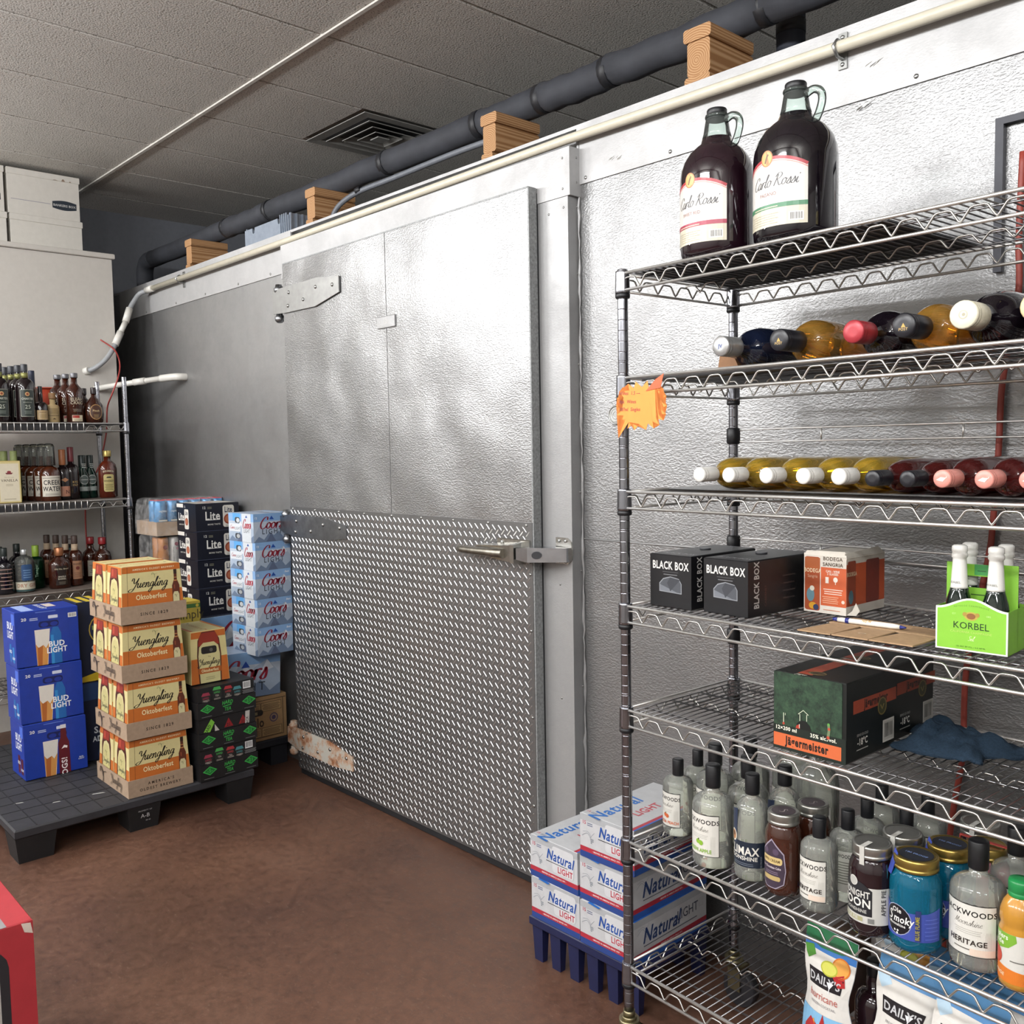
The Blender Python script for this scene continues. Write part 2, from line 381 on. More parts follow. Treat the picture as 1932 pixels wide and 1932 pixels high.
# ------------------------------------------------------------------ the room
def floor_mat():
    m, nt, b = new_mat('stained_concrete')
    a = noise(nt, 1.3, 5, .6); f = noise(nt, 30, 6, .8); sc = noise(nt, 38, 7, .8, stretch=(1, 2.0, 1))
    r = ramp(nt, a.outputs[0], ((.3, '#4a3229'), (.55, '#634536'), (.75, '#715343')))
    r2_ = ramp(nt, f.outputs[0], ((.34, .55), (.6, 1.1)))
    mx = nt.nodes.new('ShaderNodeMix'); mx.data_type = 'RGBA'; mx.blend_type = 'MULTIPLY'; mx.inputs[0].default_value = .8
    nt.links.new(r.outputs[0], mx.inputs[6]); nt.links.new(r2_.outputs[0], mx.inputs[7])
    k = ramp(nt, sc.outputs[0], ((.56, 0.0), (.68, 1.0)))
    m2 = nt.nodes.new('ShaderNodeMix'); m2.data_type = 'RGBA'; m2.inputs[7].default_value = lin('#8d7767')
    ml = nt.nodes.new('ShaderNodeMath'); ml.operation = 'MULTIPLY'; ml.inputs[1].default_value = .36
    nt.links.new(k.outputs[0], ml.inputs[0]); nt.links.new(ml.outputs[0], m2.inputs[0]); nt.links.new(mx.outputs[2], m2.inputs[6])
    nt.links.new(m2.outputs[2], b.inputs['Base Color'])
    rr = ramp(nt, f.outputs[0], ((.3, .34), (.7, .55))); nt.links.new(rr.outputs[0], b.inputs['Roughness'])
    nt.links.new(bump(nt, f.outputs[0], .25, .004).outputs[0], b.inputs['Normal']); return m
struct('floor', MB().box(-12.2, 4.1, -5.2, 5.3, -.1, 0), floor_mat())
GW = M('grey_wall_paint', '#7d8087', .8, var=.05)
LW = M('pale_wall_paint', '#b9b7b2', .8, var=.05)
struct('wall_left', MB().box(-7.1, -6.97, .2, 5.3, 0, 3.4), GW)
struct('wall_left', MB().box(-12.2, -12.1, -5.2, .4, 0, 3.4), LW)
struct('wall_side', MB().box(-12.2, -7.0, .2, .3, 0, 3.4), LW)
struct('wall_rear', MB().box(-7.0, 4.1, 5.15, 5.3, 0, 3.4), GW)
struct('wall_right', MB().box(4.0, 4.1, -5.2, 5.3, 0, 3.4), LW)
struct('wall_front', MB().box(-12.2, 4.1, -5.2, -5.1, 0, 3.4), LW)
def tile_mat():
    m, nt, b = new_mat('mineral_ceiling_tile')
    f = noise(nt, 120, 2, .5); g = noise(nt, 3, 3)
    r = ramp(nt, f.outputs[0], ((.33, '#77736c'), (.41, '#cfccc6')))
    r2_ = ramp(nt, g.outputs[0], ((.3, .93), (.7, 1.0)))
    mx = nt.nodes.new('ShaderNodeMix'); mx.data_type = 'RGBA'; mx.blend_type = 'MULTIPLY'; mx.inputs[0].default_value = 1
    nt.links.new(r.outputs[0], mx.inputs[6]); nt.links.new(r2_.outputs[0], mx.inputs[7]); nt.links.new(mx.outputs[2], b.inputs['Base Color'])
    b.inputs['Roughness'].default_value = .9
    nt.links.new(bump(nt, f.outputs[0], .6, .003).outputs[0], b.inputs['Normal']); return m
TM = tile_mat()
ceil_ = struct('ceiling', MB().box(-12.2, 4.1, -5.2, 5.3, 3.335, 3.42), M('ceiling_deck', '#a9a7a2', .9))
def tile_me(ly):
    return MB().box(-.2985, .2985, -ly/2+.009, ly/2-.009, 0, .018, 0, .004).mesh('ceiling_tile', TM)
T1, T2 = tile_me(1.22), tile_me(.61)
XS = [-4.105+.61*k for k in range(-8, 11)]; YS = [2.17+1.22*k for k in range(-3, 3)]
for x in XS[:-1]:
    for y in YS[:-1]:
        if y < -.4 and x < -4: pass
        vent = abs(x+4.715) < .01 and abs(y-2.17) < .01
        o = link('ceiling_tile', T2 if vent else T1, ceil_); o.location = (x+.305, y+(.305 if vent else .61), 3.314)
TB = M('ceiling_grid_white', '#c9c6bf', .5)
for y in YS: obj('grid_runner', MB().box(XS[0], XS[-1], y-.009, y+.009, 3.306, 3.336), TB, ceil_)
tee = None
for x in XS:
    for y in YS[:-1]:
        if tee is None: tee = MB().box(-.012, .012, .008, 1.212, 3.326, 3.336).mesh('grid_tee', TB)
        o = link('grid_tee', tee, ceil_); o.location = (x, y, 0)
# air diffuser in the ceiling
VM = M('diffuser_grey_paint', '#8d8c88', .5)
t = thing('ceiling_vent', 'square louvred air diffuser set into the ceiling tiles above the cooler', 'vent', (-4.41, 3.085, 3.31))
def ringf(a, za, b, zb, th=.004):
    mb = MB(); A = [(-a, -a), (a, -a), (a, a), (-a, a)]; B = [(-b, -b), (b, -b), (b, b), (-b, b)]
    vs_ = [(x, y, za) for x, y in A]+[(x, y, zb) for x, y in B]+[(x, y, za+th) for x, y in A]+[(x, y, zb+th) for x, y in B]
    fs = []
    for k in range(4):
        j = (k+1) % 4; fs += [(k, 4+k, 4+j, j), (8+k, 8+j, 12+j, 12+k), (k, j, 8+j, 8+k), (4+k, 12+k, 12+j, 4+j)]
    return mb.add(vs_, fs)
obj('vent_frame', ringf(.295, -.004, .235, -.002), VM, t)
obj('vent_throat', MB().box(-.235, .235, -.235, .235, .016, .024), M('vent_dark', '#4a4a4c', .8), t)
for a, b in ((.215, .165), (.15, .105), (.09, .05)): obj('vent_louvre', ringf(a, -.010, b, .012), VM, t)
obj('vent_plate', MB().box(-.038, .038, -.038, .038, -.012, -.006), VM, t)
# ---- white partition (side of another cold room) with a lip on top
WP = M('white_enamel_panel', '#c9c5be', .45, var=.03)
wp = struct('wall_partition', MB().box(-6.75, -5.85, .3, 2.105, 0, 2.75), WP)
obj('lip', MB().box(-6.76, -5.832, .3, 2.118, 2.752, 2.782, 0, .004), WP, wp)
# ---- walk-in cooler front
STU = alu('stucco_aluminium', .30, .36, .42, 220, .25, .007, .14)
DSK = alu('dented_door_skin', .35, .30, .40, 220, .55, .010, .16)
LEFTP = alu('smooth_aluminium', .44, .40, .10, 200, .15, .008, .18)
GAL = alu('galvanised_trim', .50, .55, .12, 220, .08, .006, .10, .45)
FRM = alu('frame_aluminium', .36, .45, .10, 260, .06, .004, .1, .5)
co = struct('wall_back', MB().box(-6.95, 1.6, 2.36, 2.46, 0, 2.63), M('cooler_core', '#8a8a8a', .6))
obj('wall_panel', MB().box(-6.95, -4.10, 2.33, 2.36, 1.257, 2.63), LEFTP, co)
obj('wall_panel', MB().box(-6.95, -4.10, 2.33, 2.36, 0.0, 1.250), LEFTP, co)
obj('wall_panel', MB().box(-2.19, 1.6, 2.33, 2.36, 1.262, 2.63), STU, co)
obj('wall_panel', MB().box(-2.19, 1.6, 2.33, 2.36, 0.0, 1.256), STU, co)
obj('panel_seam', MB().tube([(-2.18, 2.329, 1.259), (-1.9, 2.3285, 1.259), (-1.76, 2.328, 1.26), (1.6, 2.33, 1.259)], .0028, 6), FRM, co)
obj('trim_strip', MB().box(-6.35, -4.09, 2.324, 2.332, 2.447, 2.636), GAL, co)
obj('trim_strip', MB().box(-2.19, 1.6, 2.324, 2.332, 2.445, 2.636), GAL, co)
obj('roof_panel', MB().box(-6.95, 1.6, 2.326, 4.9, 2.63, 2.642), GAL, co)
obj('frame_head', MB().box(-4.105, -2.178, 2.276, 2.336, 2.405, 2.562), GAL, co)
obj('frame_jamb', MB().box(-2.34, -2.19, 2.279, 2.335, 0, 2.404), FRM, co)
obj('frame_jamb', MB().box(-4.085, -3.99, 2.279, 2.335, 0, 2.404), FRM, co)
RV = M('rivet_metal', '#9a9a98', .35, 1.0)
mb = MB()
for x in (-5.9, -5.45, -5.05, -4.65, -4.3, -2.15, -1.80, -1.42, -1.05, -.7): mb.dome((x, 2.324, 2.462), .0065, .004)
for z in (.3, .75, 1.15, 1.42, 1.85, 2.15, 2.37, 2.45, 2.53): mb.dome((-2.178, 2.31, z), .004, .002, '+x')
for x, z in ((-2.21, 2.37), (-2.21, 2.43), (-2.21, 2.53), (-2.28, 2.36), (-2.25, 1.1), (-2.25, .7)): mb.dome((x, 2.2785 if z < 2.4 else 2.2755, z), .004, .002)
obj('rivet_row', mb, RV, co)
rr = random.Random(3)
obj('caulk_bead', MB().tube([(-2.185+rr.uniform(-.002, .003), 2.327+rr.uniform(-.002, .001), .02+.028*k) for k in range(93)], lambda t: .0045+.0022*math.sin(t*71)+.001*math.sin(t*190), 7), FRM, co)
# scuffs where the skin is worn through
for (x, z, w, h, sd) in ((-2.05, 2.485, .05, .010, 1), (-1.185, 2.515, .035, .010, 2), (-1.21, 2.42, .03, .004, 4)):
    q = random.Random(sd); mb = MB()
    for i in range(7):
        a, b = x+q.uniform(0, w), z+q.uniform(0, h); L = q.uniform(.006, .02)
        mb.prism([(0, 0), (L, .002), (L+.004, .004), (.003, .003)], (a, 2.3243, b), (1, 0, .3), (0, 0, 1), .0004)
    obj('scuff_mark', mb, M('scuffed_bare_metal', '#77746c', .6), co)
RG = M('dull_steel', '#a3a3a0', .35, 1.0)
mb = MB()
for r in (.030, .021, .012): mb.tube([(-2.03+r*math.cos(k*PI/10), 2.327, 1.675+r*math.sin(k*PI/10)) for k in range(20)], .003, 6, closed=True)
mb.cyl((-2.03, 2.33, 1.675), (-2.03, 2.325, 1.675), .026, 20)
obj('round_port', mb, RG, co)
# ---- the cold-room door
D0, D1, DF = -4.02, -2.335, 2.235
door = struct('door_1', MB().box(D0, D1, DF+.003, DF+.042, .03, 2.455), FRM)
obj('door_skin', MB().box(D0, -3.184, DF, DF+.003, 1.306, 2.455), DSK, door)
obj('door_skin', MB().box(-3.180, D1, DF, DF+.003, 1.306, 2.455), DSK, door)
obj('edge_channel', MB().box(D1-.003, D1+.004, DF-.001, DF+.036, .03, 2.457).box(D0, D1, DF-.001, DF+.03, 2.453, 2.459), M('worn_edge_metal', '#8d8f8f', .5, .25, .3, 120, .3), door)
obj('gasket', MB().box(D1-.01, D1+.003, DF+.036, DF+.0445, .03, 2.44), M('black_rubber', '#17181b', .6), door)
obj('sweep', MB().box(D0+.01, D1-.01, DF+.006, DF+.03, .004, .032), M('black_rubber'), door)
KM = alu('tread_plate', .23, .34, 0, 90, .10, .01, .2, .8)
obj('kick_plate', MB().box(D0+.002, D1-.002, DF-.003, DF, .035, 1.312), KM, door)
def treads():
    mb = MB(); P_ = .0325; h = .0013; y0 = DF-.003; nx = int((D1-D0-.01)/P_); nz = int(1.27/P_)
    def bar(cx, cz, s):
        L, w = .0142, .0020; a = Vector((.7071, 0, -.7071*s)); b = Vector((.7071*s, 0, .7071)); c = Vector((cx, y0, cz)); n_ = Vector((0, -h, 0))
        bow = b*.0012
        vs_ = [c-a*L, c-a*L*.7-b*w, c+a*L*.7-b*w, c+a*L, c+a*L*.7+b*w, c-a*L*.7+b*w, c-a*L*.78+n_-bow*0, c+a*L*.78+n_]
        fs = [(0, 1, 6), (1, 2, 7, 6), (2, 3, 7), (3, 4, 7), (4, 5, 6, 7), (5, 0, 6)]
        mb.add(vs_, fs if s > 0 else [tuple(reversed(f)) for f in fs], 0, False)
    for i in range(nx+1):
        for j in range(nz+1):
            cx, cz = D0+.018+i*P_, .052+j*P_
            if cx < D1-.012 and cz < 1.297: bar(cx, cz, 1)
            if cx+P_/2 < D1-.012 and cz+P_/2 < 1.297: bar(cx+P_/2, cz+P_/2, -1)
    return mb
obj('raised_treads', treads(), alu('tread_ridge', .75, .28, 0, 90, .02, .002, .1, 1.0), door, kind='stuff')
mb = MB()
for k in range(9): mb.dome((D0+.03+k*.203, DF-.003, 1.302), .006, .004)
for z in (1.13, .93, .62, .3, .1): mb.dome((D1-.014, DF-.003, z), .006, .004)
for k in range(6): mb.dome((D0+.15+k*.29, DF-.003, .047), .005, .004)
obj('plate_rivets', mb, RG, door)
obj('maker_plaque', MB().box(-3.243, -3.117, DF-.006, DF, 2.071, 2.120, 0, .003), FRM, door)
pl = Print().text('ISI', -3.18, 2.088, .018, '#b9b9b7').lines(-3.23, -3.13, 2.076, 2.084, 2, '#a5a5a3')
link('plaque_lettering', pl.mesh('plaque_lettering', lambda a, b, l: (a, DF-.006-l, b)), door)
PH = M('painted_hinge_silver', '#9d9d9b', .42, .7)
HM = M('bare_hinge_steel', '#8e9093', .36, 1.0, .2, 25)
def rust_mat():
    m, nt, b = new_mat('flaking_white_paint_and_rust')
    n = noise(nt, 16, 6, .75); n2 = noise(nt, 30, 4, .8)
    r = ramp(nt, n.outputs[0], ((.44, '#b9b6ac'), (.53, '#b99a82'), (.62, '#96613f'), (.78, '#70452c')))
    r2_ = ramp(nt, n2.outputs[0], ((.64, 0.0), (.66, 1.0)))
    mx = nt.nodes.new('ShaderNodeMix'); mx.data_type = 'RGBA'; mx.inputs[7].default_value = lin('#4a5254')
    nt.links.new(r2_.outputs[0], mx.inputs[0]); nt.links.new(r.outputs[0], mx.inputs[6]); nt.links.new(mx.outputs[2], b.inputs['Base Color'])
    b.inputs['Roughness'].default_value = .7; nt.links.new(bump(nt, n.outputs[0], .4, .003).outputs[0], b.inputs['Normal']); return m
def hinge(zb, zt, up, m):
    """strap plate tapering to the right, knuckles at the jamb"""
    H = zt-zb
    prof = [(-.085, 0), (.025, -.006), (.30, -.008), (.50, .25*H), (.50, .85*H), (.33, H), (0, H*.98), (-.085, H*.95)] if up else \
           [(-.085, .02), (.02, 0), (.33, -.004), (.50, .12*H), (.50, .72*H), (.30, H), (.0, H*1.0), (-.085, H*.92)]
    h = obj('hinge_strap', MB().prism(prof, (D0, DF-.004, zb), (1, 0, 0), (0, 0, 1), .006), m, door)
    mb = MB()
    for u, v in ((.06, .2), (.07, .72), (.2, .3), (.31, .66), (.45, .58)): mb.dome((D0+u, DF-.010, zb+v*H), .009, .006)
    obj('hinge_bolt', mb, RG, h)
    for z, s in ((zb-.02, 1), (zt+.0, -1)):
        k = MB().lathe(((.012, -.022), (.022, -.012), (.024, .004), (.017, .010), (.015, .022)), 14, frame=Matrix.Translation((D0-.055, DF+.008, z)))
        k.box(D0-.075, D0-.035, DF+.004, DF+.045, z-.012, z+.012)
        obj('hinge_knuckle', k, m if m is not PH else HM, h)
hinge(2.232, 2.348, True, PH); hinge(1.172, 1.272, False, HM); hinge(.122, .228, False, rust_mat())
# latch: base plates, tapered lever, and the strike on the jamb
CH = M('worn_chrome', '#b4b2ac', .24, 1.0, .12, 40)
la = obj('latch_plate', MB().box(-2.512, -2.345, DF-.011, DF-.003, 1.168, 1.252, 0, .003), CH, door)
mb = MB()
for x in (-2.485, -2.39):
    for z in (1.182, 1.238): mb.dome((x, DF-.011, z), .008, .006)
obj('latch_screw', mb, RG, la)
body = MB()
for (x0, x1, h0, h1, d0, d1) in ((-2.60, -2.44, .020, .032, .03, .052), (-2.44, -2.385, .032, .037, .052, .055), (-2.385, -2.365, .040, .040, .057, .057)):
    vs_ = [(x, DF-.011-(d if f else 0), 1.206+s*h) for x, h, d in ((x0, h0, d0), (x1, h1, d1)) for f, s in ((0, -1), (1, -.8), (1, .8), (0, 1))]
    body.add(vs_, [(0, 1, 2, 3), (7, 6, 5, 4), (0, 4, 5, 1), (1, 5, 6, 2), (2, 6, 7, 3), (3, 7, 4, 0)])
obj('latch_body', body, CH, la)
lv = MB().tube([(-2.42, DF-.066, 1.205), (-2.5, DF-.066, 1.204), (-2.57, DF-.062, 1.203), (-2.66, DF-.052, 1.202), (-2.685, DF-.05, 1.202)], lambda t: .017-.004*t, 10)
obj('latch_lever', lv, M('rubbed_lever_metal', '#8f8a80', .38, 1.0, .25, 30), la)
sk = MB()
sk.prism([(-2.262, 1.174), (-2.205, 1.174), (-2.188, 1.19), (-2.186, 1.225), (-2.19, 1.25), (-2.21, 1.264), (-2.262, 1.264)], (0, 2.279, 0), (1, 0, 0), (0, 0, 1), .007)
stk = obj('latch_strike', sk, CH, door)
sb = MB()
vs_ = [(x, y, z) for x, y0, y1, h in ((-2.36, DF-.062, DF-.012, .020), (-2.30, DF-.064, DF+.01, .025), (-2.195, DF+.02, DF+.038, .024)) for y, z in ((y1, 1.207-h), (y0, 1.207-h), (y0, 1.207+h), (y1, 1.207+h))]
fs = [(0, 1, 2, 3), (11, 10, 9, 8)]
for l in (0, 4):
    for k in range(4): fs.append((l+k, l+4+k, l+4+(k+1) % 4, l+(k+1) % 4))
sb.add(vs_, fs); obj('strike_arm', sb, M('grey_chrome', '#b5b7bb', .25, 1.0), stk)
obj('strike_slot', MB().lathe(((.013, 0), (.013, .002)), 16, ax=(1.35, 1), frame=Matrix.Translation((-2.272, DF-.0465, 1.207)) @ Matrix.Rotation(math.radians(38.5), 4, 'Z') @ Matrix.Rotation(PI/2, 4, 'X')), M('slot_dark', '#26262a', .5), stk)
mb = MB()
for x in (-2.245, -2.215):
    for z in (1.183, 1.253): mb.dome((x, 2.272, z), .007, .005)
obj('strike_screw', mb, RG, stk)
# ------------------------------------------------------------------ pipes and timber on top of the cooler
PVC = M('cream_pvc', '#cdc7b5', .35, var=.05)
GPV = M('grey_pvc', '#9a9da0', .4, var=.05)
WPV = M('white_pvc', '#dcdad3', .35, var=.03)
ZN = M('zinc_strap', '#9b9c9a', .35, .9)
t = thing('conduit_pipe', 'long cream plastic conduit pipe strapped along the top trim of the cooler', 'pipe', (-3.4, 2.29, 2.58))
obj('straight_run', MB().tube([(-2.32, .0, 0), (-.6, .004, .003), (1.2, .004, .012), (2.6, 0, -.004), (4.6, 0, -.004)], .0155, 12), PVC, t)
c = obj('coupling', MB().tube([(-2.40, 0, 0), (-2.30, 0, 0)], .020, 14), WPV, t)
pts = [(-2.36, 0, 0), (-2.40, -.002, -.004), (-2.44, -.03, -.02), (-2.44, -.07, -.075), (-2.435, -.10, -.125)]
obj('grey_bend', MB().tube(smooth_path(pts), .0145, 10), GPV, t, label='grey flexible bend')
obj('slip_coupling', MB().tube([(-2.437, -.095, -.115), (-2.424, -.128, -.20)], .021, 12).tube([(-2.424, -.128, -.20), (-2.41, -.165, -.265)], .0165, 12).tube([(-2.41, -.165, -.265), (-2.40, -.205, -.345)], .021, 12), WPV, t, label='white slip coupling')
obj('grey_bend', MB().tube(smooth_path([(-2.40, -.20, -.335), (-2.39, -.23, -.385), (-2.392, -.27, -.44), (-2.41, -.32, -.485), (-2.44, -.365, -.508), (-2.47, -.372, -.508)]), .0145, 10), GPV, t, label='grey flexible bend')
obj('wall_collar', MB().cyl((-2.452, -.371, -.508), (-2.425, -.355, -.502), .021, 14), WPV, t)
for x in (-5.32+3.4, -1.24+3.4):
    mb = MB().box(x-.012, x+.012, .028, .0335, -.045, .045)
    mb.tube([(x, .03, -.02), (x, .0, -.0195), (x, -.0195, 0), (x, .0, .0195), (x, .03, .02)], .005, 6)
    mb.dome((x, .028, .034), .006, .004).dome((x, .028, -.034), .006, .004)
    obj('pipe_strap', mb, ZN, t)
t = thing('drain_pipe', 'short white plastic drain pipe running from the white partition into the aluminium panel', 'pipe', (-5.6, 2.18, 2.0))
obj('pipe_run', MB().tube([(-.248, -.21, -.03), (-.1, -.12, -.012), (.14, .06, .02)], .0165, 12), WPV, t)
obj('pipe_coupling', MB().tube([(-.02, -.062, -.001), (.04, -.016, .007)], .0205, 12), WPV, t)
obj('pipe_elbow', MB().tube(smooth_path([(.12, .045, .017), (.2, .085, .022), (.23, .11, .022), (.235, .152, .022)]), .0215, 12), WPV, t)
BK = M('black_pipe_insulation', '#33353b', .75, var=.15, scale=14, bmp=.4)
TAPE = M('black_tape', '#1c1d21', .5)
t = thing('insulated_pipe', 'long black foam insulated refrigerant pipe lying on the timber blocks above the cooler', 'pipe', (-4.0, 2.6, 2.912))
seams = [-2.45, -1.30, -.78, .34, 1.01, 1.38, 1.72, 2.36, 3.3]
for a, b in zip(seams[:-1], seams[1:]):
    n_ = 6; obj('insulation_sleeve', MB().tube([(a+.004+(b-a-.008)*k/n_, .003*math.sin(7*a+k), .004*math.sin(3*k+a)-.006*math.sin(PI*k/n_)) for k in range(n_+1)], .056, 14), BK, t)
for s_ in seams[1:-1]: obj('tape_joint', MB().tube([(s_-.018, 0, 0), (s_+.018, 0, 0)], .0575, 14), TAPE, t)
obj('pipe_elbow', MB().tube(smooth_path([(-2.44, 0, 0), (-2.55, 0, -.008), (-2.60, 0, -.06), (-2.605, 0, -.14), (-2.605, 0, -.262)]), .056, 14), BK, t)
t = thing('riser_pipe', 'thick black vertical pipe rising to the ceiling behind the cooler trim', 'pipe', (-1.672, 2.79, 2.642))
obj('insulation_sleeve', MB().tube([(0, 0, 0), (0, 0, .67)], .046, 16), M('black_riser_foam', '#2b2f3a', .7, var=.12), t)
obj('tape_joint', MB().tube([(0, 0, .25), (0, 0, .29)], .0475, 16), TAPE, t)
t = thing('thin_conduit', 'thin dark conduit passing behind the black riser pipe', 'pipe', (-1.6, 2.95, 3.06))
obj('conduit_run', MB().tube(smooth_path([(-.6, -.2, -.05), (-.2, 0, -.02), (.1, .03, .02), (.45, .03, .12), (.7, 0, .24)]), .014, 8), M('dark_conduit', '#3d4047', .5), t)
t = thing('flexible_conduit', 'grey liquid-tight conduit curving down beside the second timber block from the left', 'conduit', (-3.95, 2.5, 2.642))
obj('conduit_run', MB().tube(smooth_path([(-.06, 0, 0), (-.055, .0, .05), (-.01, .02, .12), (.1, .06, .168), (.35, .09, .185), (.8, .08, .185), (1.1, .08, .18)]), .0125, 8), M('grey_flex_conduit', '#6d7178', .45), t)
obj('conduit_tie', MB().tube([(.09, .055, .172), (.12, .062, .18)], .016, 8), TAPE, t)
def wood_mat():
    m, nt, b = new_mat('pine_timber')
    w = nt.nodes.new('ShaderNodeTexWave'); w.wave_type = 'RINGS'; w.rings_direction = 'Y'
    w.inputs['Scale'].default_value = 44; w.inputs['Distortion'].default_value = 1.6; w.inputs['Detail'].default_value = 3
    tc = nt.nodes.new('ShaderNodeTexCoord'); mp = nt.nodes.new('ShaderNodeMapping'); mp.inputs['Scale'].default_value = (1, .08, 1); mp.inputs['Location'].default_value = (.004, 0, -.108)
    nt.links.new(tc.outputs['Object'], mp.inputs[0]); nt.links.new(mp.outputs[0], w.inputs['Vector'])
    r = ramp(nt, w.outputs[0], ((.1, '#966b43'), (.5, '#ab8157'), (.95, '#b8926a'))); nt.links.new(r.outputs[0], b.inputs['Base Color'])
    b.inputs['Roughness'].default_value = .75; nt.links.new(bump(nt, w.outputs[0], .15, .002).outputs[0], b.inputs['Normal']); return m
WD = wood_mat()
def timber(loc, label, parts):
    t = thing('timber_block', label, 'timber', loc, 0, 'timber blocks under the black pipe')
    for (x0, x1, y0, y1, z0, z1) in parts:
        o = obj('lumber_piece', MB().prism([(x0+.006, z0), (x1-.006, z0), (x1, z0+.006), (x1, z1-.006), (x1-.006, z1), (x0+.006, z1), (x0, z1-.006), (x0, z0+.006)], (0, y1, 0), (1, 0, 0), (0, 0, 1), y1-y0), WD, t)
for i, (x, lb) in enumerate(((-5.47, 'pale pine timber block leftmost under the black pipe, beside the pipe elbow'), (-4.06, 'pine timber block between the grey crate and the curved grey conduit'), (-2.74, 'pine timber block in front of the black pipe above the right door jamb'), (-1.772, 'pine timber block nearest the camera, above the two wine jugs'))):
    w = .048 if i < 3 else .050
    timber((x, 2.42, 2.642), lb, [(-.046 if i < 3 else -.05, .046 if i < 3 else .052, 0, .23, .166, .206), (-w+.012, w-.012 if i < 3 else .046, .004, .235, .062, .165), (-w+.004, .02 if i < 3 else .048, 0, .23, 0, .061)])
t = thing('plastic_crate', 'grey blue plastic crate lying on the cooler roof between two timber blocks', 'crate', (-4.42, 2.5, 2.642))
CR = M('crate_blue_grey', '#7d8794', .5)
mb = MB(); mb.box(-.23, .23, -.12, .16, 0, .012)
obj('crate_floor', mb, CR, t)
w_ = [(-.23, 0), (.23, 0), (.23, .10), (.15, .10), (.145, .075), (.135, .07), (.125, .075), (.12, .10), (-.12, .10), (-.125, .075), (-.135, .07), (-.145, .075), (-.15, .10), (-.23, .10)]
obj('crate_side', MB().prism(w_, (0, -.12, 0), (1, 0, 0), (0, 0, 1), .008), CR, t)
obj('crate_side', MB().prism(w_, (0, .16, 0), (1, 0, 0), (0, 0, 1), .008), CR, t)
obj('crate_side', MB().box(.222, .23, -.12, .16, 0, .11), CR, t); obj('crate_side', MB().box(-.23, -.222, -.12, .16, 0, .11), CR, t)
mb = MB()
for k in range(9): mb.box(.23, .238, -.12+.033*k, -.112+.033*k, 0, .11)
for k in range(4): mb.box(.155+.02*k, .161+.02*k, -.135, -.128, 0, .11)
obj('crate_ribs', mb, CR, t)
# ------------------------------------------------------------------ record storage boxes on the partition
BX = M('white_board', '#d2cec6', .7, var=.03)
def bank_box(y0, y1, z, label, logo, torn=False, hh=.266):
    t = thing('storage_box', label, 'box', (-6.32, (y0+y1)/2, z), 0, 'white record storage boxes'); w = (y1-y0)/2
    obj('box_body', MB().box(-.16, .165, -w+.004, w-.004, 0, hh-.031), BX, t)
    obj('box_lid', MB().box(-.167, .172, -w, w, hh-.038, hh, 0, .003), BX, t)
    if logo:
        p = Print(); a, b = -w+.02+.56*2*w, w-.022
        p.rect(-w+.02, a-.01, .083, .086, '#8f8d9c')
        p.poly([(a, .066)]+[(a+(b-a)*k/8, .066-.010*math.sin(PI*k/8)) for k in range(1, 8)]+[(b, .066)]+[(b, .104)]+[(b-(b-a)*k/8, .104+.010*math.sin(PI*k/8)) for k in range(1, 8)]+[(a, .104)], '#2f3640')
        p.text('BANKERS BOX', (a+b)/2, .078, .013, '#c9c9c6', 1, 1.0)
        stick(p, 'box_print', t, (.165, 0, 0), (0, 1, 0), (0, 0, 1))
    if torn:
        mb = MB()
        for u, h, w_ in ((.10, .014, .022), (.145, .007, .012), (.05, .004, .03)): mb.prism([(u, .229), (u+w_, .229), (u+w_*.6, .229+h), (u+w_*.3, .229+h*.9)], (.1722, 0, 0), (0, 1, 0), (0, 0, 1), .0006)
        obj('torn_patch', mb, M('torn_board_brown', '#8d7a68', .8), t)
bank_box(1.632, 2.045, 2.783, 'lower white storage box at the right end on top of the partition', False, hh=.236)
bank_box(1.625, 2.038, 3.028-.008, 'upper white storage box with torn lid and dark logo on the partition', True, True)
bank_box(1.205, 1.618, 2.783, 'lower white storage box cut off by the left edge of the photo', False, hh=.236)
bank_box(1.200, 1.612, 3.020, 'upper white storage box cut off by the left edge of the photo', True)
# ------------------------------------------------------------------ wire racks
CHR = M('chrome_wire', '#e0deda', .42, 1.0, .06, 60)
TRS = M('truss_steel', '#b9b7b2', .34, 1.0, .08, 60)
PST = M('chrome_post', '#8f9096', .20, 1.0, .10, 30)
CLP = M('black_clip', '#0f1014', .45)
WG = M('grey_wire', '#8a8a8c', .34, 1.0, .08, 60)
def post_me(h):
    prof = [(.0127, 0)]
    for k in range(1, int(h/.0254)):
        z = k*.0254; prof += [(.0127, z-.0016), (.0127, z-.0011), (.0122, z-.0006), (.0122, z+.0006), (.0127, z+.0011), (.0127, z+.0016)]
        if k % 8 == 0: prof += [(.0127, z+.0034), (.0127, z+.0039), (.0122, z+.0043), (.0122, z+.0050), (.0127, z+.0054), (.0127, z+.0059)]
    prof += [(.0127, h), (.0118, h+.002), (.006, h+.003)]
    return MB().lathe(prof, 14).mesh('post', PST)
def zigzag(L, axis, at, ztop, H, per=.0605):
    n = max(2, int(L/per)); pts = []; st = L/n
    for k in range(n):
        for a, b in ((0, .68), (.06, .76), (.14, .79), (.42, .79), (.50, .73), (.70, .17), (.75, .09), (.80, .17)): pts.append((st*(k+a), ztop-H*(1-b)))
    pts.append((L, ztop-H*.26))
    P3 = [(at[0]+u, at[1], z) if axis == 'x' else (at[0], at[1]+u, z) for u, z in pts]
    return MB().tube(P3, .0022, 6)
